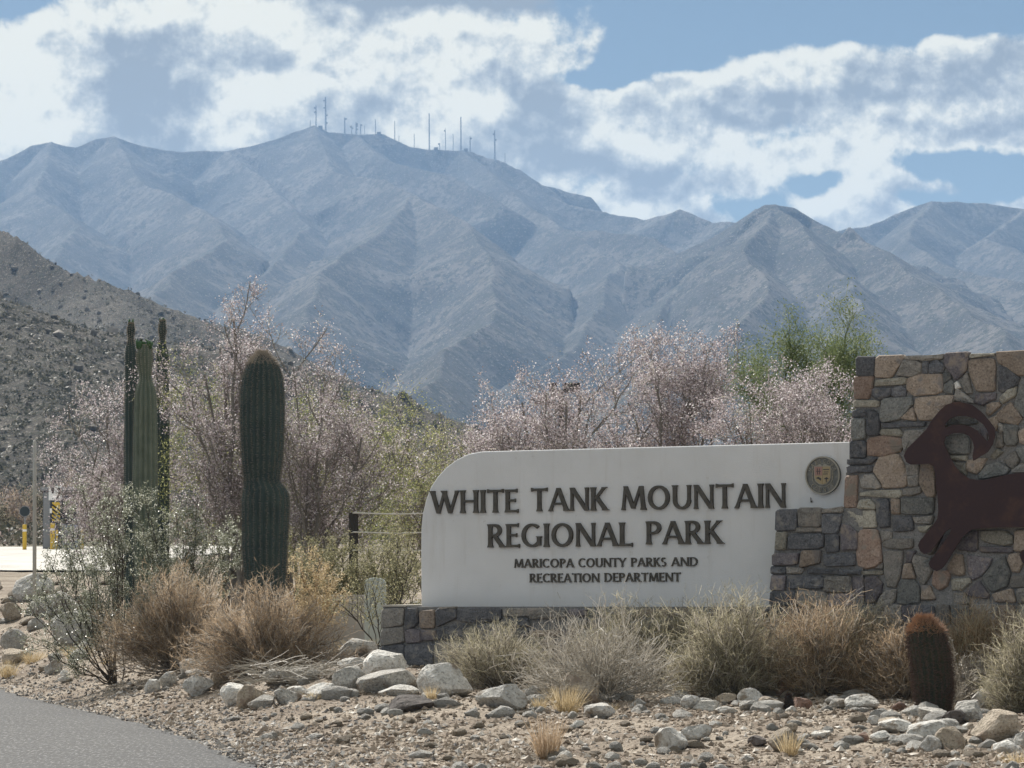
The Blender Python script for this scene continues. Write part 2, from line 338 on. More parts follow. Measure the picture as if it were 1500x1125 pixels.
def hills(X, Y):
    wx = (fbm(X/420, Y/420, 3, 21)-.5)*150; wy = (fbm(X/420, Y/420, 3, 31)-.5)*150
    w0 = .3
    Hf, Df = ridge_height(X+wx*w0, Y+wy*w0, FAR, 1)
    g = np.clip(Df/170, 0.08, 1)
    Hf = Hf + g*((ridged(X/360, Y/520, 3, 41)-.6)*115+(fbm(X/150, Y/230, 3, 45)-.5)*95) + ((fbm(X/34, Y/60, 3, 51)-.5)*6)*np.clip(Df/40, .8, 1)
    Hn, Dn = ridge_height(X, Y, NEAR, 1)
    g = np.clip(Dn/45, .12, 1)
    Hn = Hn + g*((ridged(X/70, Y/70, 5, 61)-.62)*16) + (fbm(X/5, Y/5, 3, 71)-.5)*2.2
    return np.maximum(Hf, Hn)
def height(X, Y):
    g = gz(X, Y); far = np.hypot(X, Y)
    m = hills(X, Y); m = np.where(far < 330, -1e3, m)
    d = m-g; k = 4.0; blend = np.where(d > k, m, np.where(d < -k, g, g+(d+k)**2/(4*k)))
    return np.where(far < 330, g, blend)
def polar(rs, th):
    Rr, Th = np.meshgrid(rs, th, indexing='ij'); return Rr*np.sin(Th), Rr*np.cos(Th)
def sheet(name, X, Y, Z, m, smooth=True, wrap=False):
    n, k = X.shape; V = np.stack([X, Y, Z], -1).reshape(-1, 3); i = np.arange(n-1)[:, None]*k+np.arange(k-1)[None]
    F = np.stack([i, i+1, i+k+1, i+k], -1).reshape(-1, 4)[:, ::-1]
    return obj(name, mesh(name, V, F, m, smooth=smooth))
fine_t = np.linspace(R(-9.6), R(9.6), 760)
side = R(9.6)+np.cumsum(np.geomspace(R(.035), R(9), 110)); side = side[side < math.pi]; side = np.append(side, math.pi)
TH = np.concatenate([-side[::-1], fine_t, side])

def b_ground(t, p):
    v = posn(t); n1 = t.noise(v, .9, 6, .6); n2 = t.noise(v, 7, 6, .65); n3 = t.noise(v, 38, 5, .7); vo = t.voro(v, 26)
    c = t.mix(t.smooth(n1, .36, .62), (.26, .213, .17), (.43, .37, .30))
    c = t.mix(t.m('MULTIPLY', t.smooth(n2, .48, .7), .6), c, (.17, .125, .10))
    c = t.mix(t.m('MULTIPLY', t.smooth(n3, .55, .7), .7), c, (.46, .42, .37))
    c = t.mix(t.m('MULTIPLY', t.smooth(vo, .33, .12), .35), c, (.12, .10, .09))
    # beyond the verge the desert floor is paler and patchy with scrub
    sx = t.new('ShaderNodeSeparateXYZ'); t.l.new(v, sx.inputs[0]); far = t.smooth(sx.outputs[1], 60, 160)
    c2 = t.mix(t.smooth(t.noise(v, .12, 8, .65), .44, .58), (.30, .26, .22), (.12, .115, .075))
    c = t.mix(far, c, c2)
    t.l.new(c, p.inputs['Base Color'])
    t.l.new(t.bump(t.m('ADD', t.m('MULTIPLY', n3, .6), t.m('ADD', n2, t.m('MULTIPLY', vo, .6))), .9, .05), p.inputs['Normal'])
M_GROUND = mat('soil', rough=.95, spec=.1, build=b_ground)
def b_mount(t, p):
    v = t.vm('MULTIPLY', posn(t), (1, .42, 1)); n1 = t.noise(v, .012, 8, .62); n2 = t.noise(v, .09, 6, .7); n3 = t.noise(v, .32, 4, .7)
    c = t.mix(t.smooth(n1, .44, .58), (.048, .047, .043), (.118, .108, .096))
    c = t.mix(t.m('MULTIPLY', t.smooth(n2, .47, .56), .9), c, (.028, .032, .022))
    c = t.mix(t.m('MULTIPLY', t.smooth(n3, .56, .68), .75), c, (.30, .275, .245))
    t.l.new(c, p.inputs['Base Color'])
    t.l.new(t.bump(t.m('ADD', n2, t.m('MULTIPLY', n3, .45)), 1.0, 3.2), p.inputs['Normal'])
M_MOUNT = mat('mountain_rock', rough=.95, spec=.1, build=b_mount)
def b_hill(t, p):
    v = t.vm('MULTIPLY', posn(t), (1, .5, 1)); n1 = t.noise(v, .05, 7, .6); n2 = t.noise(v, .55, 6, .7); n3 = t.noise(v, 1.7, 4, .7)
    c = t.mix(t.smooth(n1, .38, .62), (.05, .047, .04), (.10, .09, .077))
    c = t.mix(t.m('MULTIPLY', t.smooth(n2, .5, .6), .8), c, (.04, .045, .03))
    c = t.mix(t.m('MULTIPLY', t.smooth(n3, .55, .66), .7), c, (.40, .36, .31))
    t.l.new(c, p.inputs['Base Color']); t.l.new(t.bump(t.m('ADD', n2, t.m('MULTIPLY', n3, .5)), 1.0, 1.2), p.inputs['Normal'])
M_HILL = mat('hill_rock', rough=.95, spec=.1, build=b_hill)
rs = np.concatenate([[.05, 3, 8, 14, 19, 23], np.geomspace(25, 62, 300), np.geomspace(62.8, 332, 60)])
X, Y = polar(rs, TH); Zg = gz(X, Y)
tag(sheet('ground', X, Y, Zg, M_GROUND), kind='structure')
rs = np.concatenate([np.linspace(331, 1500, 190)])
X, Y = polar(rs, TH); Zh = height(X, Y); Zh[0] = gz(X[0], Y[0])-.05
tag(sheet('hills', X, Y, Zh, M_HILL), kind='structure')
rs = np.concatenate([np.linspace(1490, 7300, 860), [7600, 8200, 9200]])
keep = np.abs(TH) < math.pi+1
fine_m = np.linspace(R(-9.6), R(9.6), 560); TM = np.concatenate([-side[::-1][::2], [-R(9.63)], fine_m, [R(9.63)], side[::2]]); TM = np.unique(np.concatenate([TM, [-math.pi, math.pi]]))
X, Y = polar(rs, TM); Zm = height(X, Y); Zm[0] -= 1.5
tag(sheet('mountains', X, Y, Zm, M_MOUNT), kind='structure')
EDGE = 9150
# ------------------------------------------------------------------ haze: one closed box of even air
hz = MB().box((-9400, -9400, -3), (9400, 9400, 962))
def haze_mat():
    m = bpy.data.materials.new('haze'); m.use_nodes = True; t = NT(m.node_tree); t.n.clear(); o = t.new('ShaderNodeOutputMaterial')
    v = t.new('ShaderNodeVolumePrincipled'); v.inputs['Color'].default_value = (.37, .60, .96, 1); v.inputs['Density'].default_value = HAZE_DENSITY; v.inputs['Anisotropy'].default_value = .15
    t.l.new(v.outputs[0], o.inputs['Volume']); m.cycles.homogeneous_volume = True; return m
tag(hz.obj('haze', haze_mat()), kind='stuff')
# ------------------------------------------------------------------ roads
def b_asph(t, p):
    v = posn(t); n = t.noise(v, .35, 3, .5); n2 = t.noise(t.vm('MULTIPLY', v, (1, .16, 1)), 34, 3, .8); vo = t.voro(v, 75, out='Color')
    c = t.mix(t.smooth(n, .35, .65), (.05, .05, .051), (.06, .06, .06)); c = t.mix(t.m('MULTIPLY', t.smooth(n2, .53, .64), .7), c, (.21, .208, .205)); c = t.mix(t.m('MULTIPLY', t.smooth(n2, .46, .36), .8), c, (.03, .03, .03))
    t.l.new(c, p.inputs['Base Color']); t.l.new(t.bump(n2, .35, .006), p.inputs['Normal'])
M_ASPH = mat('asphalt', rough=.85, spec=.25, build=b_asph)
ys = np.concatenate([np.linspace(-60, 20, 30), np.linspace(20.1, 60, 260), np.linspace(61, 300, 60)]); us = np.linspace(0, 1, 40)
YY, UU = np.meshgrid(ys, us, indexing='ij'); E = road_edge(YY)
jag = (fbm(YY*1.7, YY*0+2, 3, 5)-.5)*.22 + (vnoise(YY*9, YY*0, 4)-.5)*.06
XX = E-ROADW*(1-UU)+jag*(UU > .999)-.03
ZZ = gz(XX, YY, False)*1.0 + .010 - .02*np.abs(UU-.5) + .0; ZZ = np.where(UU > .999, np.minimum(ZZ, gz(XX, YY)+.012), ZZ)
roado = tag(sheet('road', XX[:, ::-1], YY[:, ::-1], ZZ[:, ::-1], M_ASPH), kind='structure')
for pl in roado.data.polygons: pass
def b_conc(t, p):
    v = posn(t); n = t.noise(v, .8, 6, .6); c = t.mix(t.smooth(n, .35, .65), (.42, .40, .37), (.56, .54, .50)); t.l.new(c, p.inputs['Base Color'])
M_PALE = mat('pale_paving', rough=.9, build=b_conc)
xs = np.linspace(-60, -9, 50); ys = np.linspace(86.5, 146, 60); YY, XX = np.meshgrid(ys, xs, indexing='ij'); YY2 = YY+(XX+12)*-.12
tag(sheet('far_road', XX[:, ::-1], YY2[:, ::-1], (gz(XX, YY2, True)+.05)[:, ::-1], M_PALE), kind='structure')
# ------------------------------------------------------------------ the entrance sign: plane of the wall
YAW = R(31); WD = np.array([math.cos(YAW), -math.sin(YAW), 0]); WN = np.array([-math.sin(YAW), -math.cos(YAW), 0])   # WN points towards the road
_o = at_y(900, 900, 39.5); WO = np.array([_o[0], _o[1], 0.0])
def wall(px, py, off=0.0):
    """point of the wall plane shifted by off towards the road: (u along the wall, z)"""
    v = ray(px, py); q = WO+WN*off; t = float(((q-EYE)*WN).sum()/(v*WN).sum()); p = EYE+v*t
    return float(((p-WO)*WD).sum()), float(p[2])
def wpoly(pts, off): return [wall(x, y, off) for x, y in pts]
def wall_empty(name, **k): return empty(name, tuple(WO), -YAW, **k)
def chaikin(P, q=.2):
    out = []; n = len(P)
    for i in range(n):
        a = P[i]; b = P[(i+1) % n]; out.append((a[0]*(1-q)+b[0]*q, a[1]*(1-q)+b[1]*q)); out.append((a[0]*q+b[0]*(1-q), a[1]*q+b[1]*(1-q)))
    return out
def b_stucco(t, p):
    v = objc(t); n = t.noise(v, 1.1, 6, .6); n2 = t.noise(v, 90, 3, .6); sc_ = t.new('ShaderNodeMapping'); sc_.inputs['Scale'].default_value = (3.2, 1, .35); t.l.new(v, sc_.inputs[0])
    st = t.noise(sc_.outputs[0], 2.2, 6, .65)
    c = t.mix(t.smooth(n, .35, .7), (.70, .705, .715), (.64, .645, .65)); c = t.mix(t.m('MULTIPLY', t.smooth(st, .52, .75), .35), c, (.50, .475, .44))
    sx = t.new('ShaderNodeSeparateXYZ'); t.l.new(v, sx.inputs[0]); low = t.m('MULTIPLY', t.smooth(t.m('ADD', sx.outputs[2], t.m('MULTIPLY', n, .25)), 1.55, 1.25), .3)
    c = t.mix(low, c, (.50, .46, .41)); sp = t.noise(v, 7, 6, .75); c = t.mix(t.m('MULTIPLY', t.smooth(sp, .62, .70), .35), c, (.36, .33, .29)); c = t.mix(t.m('MULTIPLY', t.smooth(t.noise(v, 32, 4, .7), .40, .30), .25), c, (.45, .44, .42)); t.l.new(c, p.inputs['Base Color']); t.l.new(t.bump(n2, .5, .005), p.inputs['Normal'])
M_STUCCO = mat('white_stucco', rough=.92, spec=.15, build=b_stucco)
def b_letter(t, p):
    n = t.noise(objc(t), 14, 5, .6); t.l.new(t.mix(t.smooth(n, .35, .7), (.055, .05, .042), (.10, .09, .075)), p.inputs['Base Color'])
M_LETTER = mat('bronze_letter', rough=.55, spec=.4, build=b_letter)
M_MORTAR = stonemat('mortar', (.19, .19, .19), (.25, .245, .24), 14)
STONE = {
 'd': stonemat('slate_stone', (.085, .09, .10), (.16, .16, .17), 13, .8, vein=(.21, .20, .19)),
 'g': stonemat('grey_stone', (.19, .18, .168), (.285, .268, .245), 13, .8, vein=(.30, .27, .24)),
 't': stonemat('tan_stone', (.27, .22, .18), (.38, .315, .26), 11, .8, vein=(.22, .20, .19)),
 'r': stonemat('red_stone', (.26, .185, .15), (.33, .255, .21), 11, .8, vein=(.24, .21, .18)),
 'l': stonemat('buff_stone', (.27, .255, .215), (.38, .36, .31), 12, .8, vein=(.20, .19, .17)),
 'b': stonemat('green_slate_stone', (.135, .14, .138), (.215, .215, .205), 12, .8, vein=(.25, .24, .22)),
 'p': stonemat('purple_stone', (.14, .13, .145), (.22, .20, .205), 12, .8, vein=(.27, .23, .20)),
 'w': mat('quartz', (.72, .70, .66), .6)}
def stone_piece(parent, poly, off, c, rng, name='stone', th=.034, grow=.013):
    """poly (u,z) on the plane off; rises th from the mortar towards the road (local -y)"""
    P = np.array(chaikin(poly, .11)); cen = P.mean(0); d = cen-P; L = np.linalg.norm(d, axis=1, keepdims=True); P = P-d/L*grow; d = cen-P; L = np.linalg.norm(d, axis=1, keepdims=True)
    P = P + rng.normal(size=P.shape)*.004
    n = len(P); h = th*rng.uniform(.75, 1.25); y0 = -off+.03
    rings = [(0.0, y0), (0.0, -off-h*.45), (min(.014, float(L.min())*.25), -off-h*.9), (None, None)]
    V = []
    for k, y in rings[:3]:
        Q = P+d/(L+1e-9)*k; jy = rng.normal(size=n)*h*.10*(k > 0)
        V += [(Q[i, 0], y+jy[i], Q[i, 1]) for i in range(n)]
    Q = P+d*.5; V += [(Q[i, 0], -off-h*(1.0+rng.uniform(-.12, .22)), Q[i, 1]) for i in range(n)]
    V.append((cen[0], -off-h*rng.uniform(.95, 1.2), cen[1]))
    V = np.array(V); o3 = np.array([cen[0], -off, cen[1]]); V -= o3
    F = [[r*n+i, r*n+(i+1) % n, (r+1)*n+(i+1) % n, (r+1)*n+i] for r in range(3) for i in range(n)] + [[3*n+i, 3*n+(i+1) % n, 4*n] for i in range(n)]
    return obj(name, mesh(name, V, F, STONE[c], smooth=False), parent, tuple(o3))
SR = np.random.default_rng(11)
# --- white wall
OFFW = 0.0
top_l = [(617, 889), (616.3, 820), (616.6, 775), (619, 752), (624, 731), (631, 713), (641, 698), (654, 684), (669, 673), (686, 665), (706, 661.5)]
sign = wall_empty('sign_wall', label='long white stucco entrance wall with rounded left corner and dark raised lettering', cat='sign wall')
poly = wpoly(top_l, OFFW); zt = wall(1000, 653.6, OFFW)[1]; zb = wall(617, 889, OFFW)[1]; u1 = wall(1262, 700, OFFW)[0]
poly = [(u, z) for u, z in poly[:-1]]+[(poly[-1][0], zt), (u1, zt), (u1, zb-.45), (poly[0][0], zb-.45)]
bmv = MB().prism(poly, 0, .32).obj('panel', M_STUCCO, sign)
bev = bmv.modifiers.new('edge', 'BEVEL'); bev.width = .016; bev.segments = 3; bev.limit_method = 'ANGLE'; bev.angle_limit = R(30)
# --- letters drawn by strokes with flared ends (x, y in cap heights)
TH_, TN = .158, .108
def stroke(pts, w, f0=1, f1=1, horiz=False):
    n = 9; P = []
    a, b = pts
    for i in range(n):
        s = i/(n-1); x = a[0]*(1-s)+b[0]*s; y = a[1]*(1-s)+b[1]*s; fl = 1.0
        if f0: fl += .62*max(0, 1-s/.16)**1.3
        if f1: fl += .62*max(0, 1-(1-s)/.16)**1.3
        P.append((x, y, w*fl*.5))
    if horiz: return [(x, y+h) for x, y, h in P]+[(x, y-h) for x, y, h in P[::-1]]
    k = 1/max(.5, abs(b[1]-a[1])/math.hypot(b[0]-a[0], b[1]-a[1]))
    return [(x-h*k, y) for x, y, h in P]+[(x+h*k, y) for x, y, h in P[::-1]]
def arc(cx, cy, rx, ry, a0, a1, w0=TN, w1=TH_, n=22):
    out, inn = [], []
    for i in range(n+1):
        a = R(a0+(a1-a0)*i/n); w = w0+(w1-w0)*abs(math.cos(a)); out.append((cx+(rx+w/2)*math.cos(a), cy+(ry+w/2)*math.sin(a))); inn.append((cx+(rx-w/2)*math.cos(a), cy+(ry-w/2)*math.sin(a)))
    return ('strip', out, inn)
V_ = lambda x, w=TH_, a=0, b=1: stroke([(x, a), (x, b)], w)
GL = {
 'W': (1.30, [stroke([(.06, 1), (.36, 0)], TH_, 1, 0), stroke([(.36, 0), (.65, 1)], TN, 0, 1), stroke([(.60, 1), (.90, 0)], TH_, 1, 0), stroke([(.90, 0), (1.22, 1)], TN, 0, 1)]),
 'H': (.86, [V_(.12), V_(.72), stroke([(.12, .52), (.72, .52)], TN, 0, 0, True)]),
 'I': (.26, [V_(.13)]),
 'T': (.76, [stroke([(.38, 0), (.38, 1)], TH_, 1, 0), stroke([(.02, .945), (.74, .945)], TN, 1, 1, True)]),
 'E': (.62, [V_(.12), stroke([(.12, .945), (.55, .945)], TN, 0, 1, True), stroke([(.12, .52), (.48, .52)], TN*.95, 0, 1, True), stroke([(.12, .057), (.60, .057)], TN, 0, 1, True)]),
 'A': (.88, [stroke([(.06, 0), (.42, 1)], TN, 1, 0), stroke([(.42, 1), (.80, 0)], TH_, 0, 1), stroke([(.18, .32), (.66, .32)], TN*.9, 0, 0, True)]),
 'N': (.88, [V_(.10, TN), stroke([(.10, 1), (.76, 0)], TH_, 0, 0), V_(.77, TN)]),
 'K': (.76, [V_(.12), stroke([(.20, .48), (.62, 1)], TN, 0, 1), stroke([(.26, .58), (.68, 0)], TH_, 0, 1)]),
 'M': (1.06, [stroke([(.08, 0), (.18, 1)], TN, 1, 0), stroke([(.18, 1), (.52, .06)], TH_, 0, 0), stroke([(.52, .06), (.84, 1)], TN, 0, 0), stroke([(.86, 1), (.96, 0)], TH_, 0, 1)]),
 'O': (1.02, [arc(.50, .5, .38, .45, 0, 360)]),
 'U': (.86, [stroke([(.12, .36), (.12, 1)], TH_, 0, 1), arc(.42, .37, .30, .32, 180, 360), stroke([(.72, .36), (.72, 1)], TN*1.1, 0, 1)]),
 'R': (.76, [V_(.12), arc(.30, .73, .24, .22, 90, -90), stroke([(.12, .95), (.31, .95)], TN, 0, 0, True), stroke([(.12, .51), (.31, .51)], TN, 0, 0, True), stroke([(.30, .52), (.68, 0)], TH_, 0, 1)]),
 'P': (.66, [V_(.12), arc(.30, .72, .26, .23, 90, -90), stroke([(.12, .95), (.31, .95)], TN, 0, 0, True), stroke([(.14, .49), (.31, .49)], TN, 0, 0, True)]),
 'G': (.92, [arc(.48, .5, .38, .45, 48, 322), stroke([(.78, .06), (.78, .46)], TH_, 0, 1)]),
 'C': (.82, [arc(.48, .5, .38, .45, 48, 312)]),
 'L': (.60, [V_(.12), stroke([(.12, .057), (.56, .057)], TN, 0, 1, True)]),
 'Y': (.78, [stroke([(.03, 1), (.39, .46)], TH_, 1, 0), stroke([(.75, 1), (.39, .46)], TN, 1, 0), stroke([(.39, 0), (.39, .5)], TH_, 1, 0)]),
 'D': (.88, [V_(.12), arc(.34, .5, .40, .445, 90, -90), stroke([(.12, .945), (.35, .945)], TN, 0, 0, True), stroke([(.12, .055), (.35, .055)], TN, 0, 0, True)]),
 'S': (.60, [arc(.29, .735, .19, .21, 40, 250, TN, TH_*.9), arc(.29, .27, .20, .22, 70, -140, TN, TH_*.9)])}
def letter_mesh(ch, h, sx=1.0, depth=.03):
    b = MB()
    for k, s in enumerate(GL[ch][1]):
        f = -depth-.0008*k; y1 = .004+.0003*k
        if isinstance(s, tuple):
            _, o, i = s; n = len(o)
            for j in range(n-1):
                q = [o[j], o[j+1], i[j+1], i[j]]; b.prism([(x*h*sx, y*h) for x, y in q], f, y1)
        else: b.prism([(x*h*sx, y*h) for x, y in s], f, y1)
    return b
def word(parent, text, xl, xr, ybase, ytop, name='letter', off=OFFW, m=None, depth=.03):
    xm = (xl+xr)/2; z0 = wall(xm, ybase, off)[1]; h = wall(xm, ytop, off)[1]-z0; ua = wall(xl, ybase, off)[0]; ub = wall(xr, ybase, off)[0]
    adv = [GL[c][0] for c in text]; tot = sum(adv)+.055*(len(text)-1); sx = (ub-ua)/(tot*h); u = ua
    for c, a in zip(text, adv):
        letter_mesh(c, h, sx, depth).obj(name, m or M_LETTER, parent, (u, -off, z0)); u += (a+.055)*h*sx
word(sign, 'WHITE', 632.5, 761, 751.5, 718)
word(sign, 'TANK', 779, 891.5, 748.5, 714.5)
word(sign, 'MOUNTAIN', 911.5, 1153, 745.5, 710)
word(sign, 'REGIONAL', 715.5, 929, 801, 766.5)
word(sign, 'PARK', 947.5, 1060, 797, 763)
word(sign, 'MARICOPA', 754, 841.5, 831.5, 818.5, depth=.018)
word(sign, 'COUNTY', 848, 917.5, 830.8, 817.5, depth=.018)
word(sign, 'PARKS', 925, 977, 830, 816.8, depth=.018)
word(sign, 'AND', 984, 1023.5, 829.3, 816.2, depth=.018)
word(sign, 'RECREATION', 776.5, 879, 853, 840, depth=.018)
word(sign, 'DEPARTMENT', 886, 998, 852, 839, depth=.018)
# --- round seal
sc0 = wall(1207, 696.5, .0); rr = (wall(1207, 668.5)[1]-wall(1207, 724.5)[1])/2
M_BRONZE = mat('aged_bronze', rough=.5, metal=.5, build=lambda t, p: t.l.new(t.mix(t.smooth(t.noise(objc(t), 25, 5, .6), .35, .7), (.13, .135, .13), (.22, .21, .19)), p.inputs['Base Color']))
M_BRONZE_L = mat('worn_bronze', (.34, .32, .27), .5, metal=.4); M_GOLD = mat('gold_enamel', (.36, .29, .18), .5); M_RED = mat('rose_enamel', (.34, .21, .18), .55); M_DK = mat('dark_enamel', (.06, .06, .065), .5)
def disc(b, r, y0, y1, n=40, r2=None, c=(0, 0)):
    if r2 is None: b.prism([(c[0]+r*math.cos(2*math.pi*i/n), c[1]+r*math.sin(2*math.pi*i/n)) for i in range(n)], y0, y1)
    else:
        for i in range(n):
            a, e = 2*math.pi*i/n, 2*math.pi*(i+1)/n
            b.prism([(r*math.cos(a), r*math.sin(a)), (r*math.cos(e), r*math.sin(e)), (r2*math.cos(e), r2*math.sin(e)), (r2*math.cos(a), r2*math.sin(a))], y0, y1)
    return b
seal = disc(MB(), rr, -.03, .0).obj('seal', M_BRONZE, sign, (sc0[0], 0, sc0[1]))
disc(MB(), rr, -.042, -.028, 40, rr*.93).obj('rim', M_BRONZE_L, seal); disc(MB(), rr*.62, -.036, -.029, 40, rr*.595).obj('inner_ring', M_BRONZE_L, seal)
def shield(w, h, x0=-1, x1=1, y0=-1, y1=1):
    P = [(-w, h), (w, h), (w, -.2*h), (w*.82, -.6*h), (w*.45, -.9*h), (0, -h*1.05), (-w*.45, -.9*h), (-w*.82, -.6*h), (-w, -.2*h)]
    return [(min(max(x, x0*w), x1*w), min(max(y, y0*h), y1*h)) for x, y in P]
sw, sh = rr*.45, rr*.46
MB().prism(shield(sw*1.1, sh*1.08), -.037, -.029).obj('shield_border', M_BRONZE_L, seal)
MB().prism([(-sw, sh), (-.01*sw, sh), (-.01*sw, 0), (-sw, 0)], -.041, -.036).obj('shield_quarter', M_RED, seal)
MB().prism([(.01*sw, sh), (sw, sh), (sw, 0), (.01*sw, 0)], -.041, -.036).obj('shield_quarter', M_GOLD, seal)
MB().prism([(-sw, -.01*sh), (-.01*sw, -.01*sh), (-.01*sw, -1.0*sh), (-.45*sw, -.88*sh), (-.82*sw, -.58*sh), (-sw, -.2*sh)], -.041, -.036).obj('shield_quarter', M_GOLD, seal)
MB().prism([(.01*sw, -.01*sh), (sw, -.01*sh), (sw, -.2*sh), (.82*sw, -.58*sh), (.45*sw, -.88*sh), (.01*sw, -1.0*sh)], -.041, -.036).obj('shield_quarter', M_GOLD, seal)
b = MB()
for x in (-.62, -.38): b.box(((x-.03)*sw, -.044, .12*sh), ((x+.03)*sw, -.040, .8*sh))
b.box((-.8*sw, -.0446, .44*sh), (-.18*sw, -.0405, .5*sh)); b.box((.12*sw, -.044, .62*sh), (.9*sw, -.04, .72*sh)); b.box((.2*sw, -.044, .35*sh), (.8*sw, -.04, .42*sh)); b.box((.1*sw, -.044, .12*sh), (.7*sw, -.04, .2*sh))
b.prism([(.2*sw, -.4*sh), (.55*sw, -.2*sh), (.85*sw, -.4*sh), (.6*sw, -.45*sh)], -.044, -.04); b.box((.45*sw, -.0445, -.75*sh), (.55*sw, -.0402, -.4*sh))
b.prism([(-.85*sw, -.3*sh), (-.5*sw, -.15*sh), (-.15*sw, -.35*sh), (-.2*sw, -.6*sh), (-.5*sw, -.4*sh)], -.044, -.04)
b.obj('shield_charges', M_DK, seal)
b = MB(); b.prism([(-.3*rr, .52*rr), (-.12*rr, .60*rr), (0, .50*rr), (.12*rr, .60*rr), (.3*rr, .52*rr), (.18*rr, .48*rr), (-.18*rr, .48*rr)], -.04, -.029)
for s in (-1, 1):
    for k in range(5):
        y = (-.35+.16*k)*rr; b.prism([(s*.54*rr, y), (s*.60*rr, y+.14*rr), (s*.555*rr, y+.16*rr)], -.038, -.029)
b.obj('wreath', M_BRONZE_L, seal)
def ring_text(text, a_mid, step, flip):
    for k, ch in enumerate(text):
        a = a_mid+(k-(len(text)-1)/2)*step*(1 if flip else -1); h = rr*.2; rad = rr*.77; lm = letter_mesh(ch, h, .8, .008)
        o = lm.obj('letter', M_BRONZE_L, seal); w = GL[ch][0]*h*.8; rot = (a-90) if not flip else (a+90)
        m = Matrix.Translation((rad*math.cos(R(a)), -.0295, rad*math.sin(R(a)))) @ Matrix.Rotation(-R(rot), 4, 'Y') @ Matrix.Translation((-w/2, 0, -h/2)); o.data.transform(m)
ring_text('MARICOPA', 90, 19, False); ring_text('COUNTY', 270, 19, True)
MB().box((-.006, -.02, -.022), (.008, .004, .0)).tube([(.002, -.01, .01), (.003, -.03, .03), (.003, -.035, .0)], .004, 6).obj('small_bracket', M_LETTER, sign, (*[wall(1189, 733)[0], 0, wall(1189, 733)[1]],))
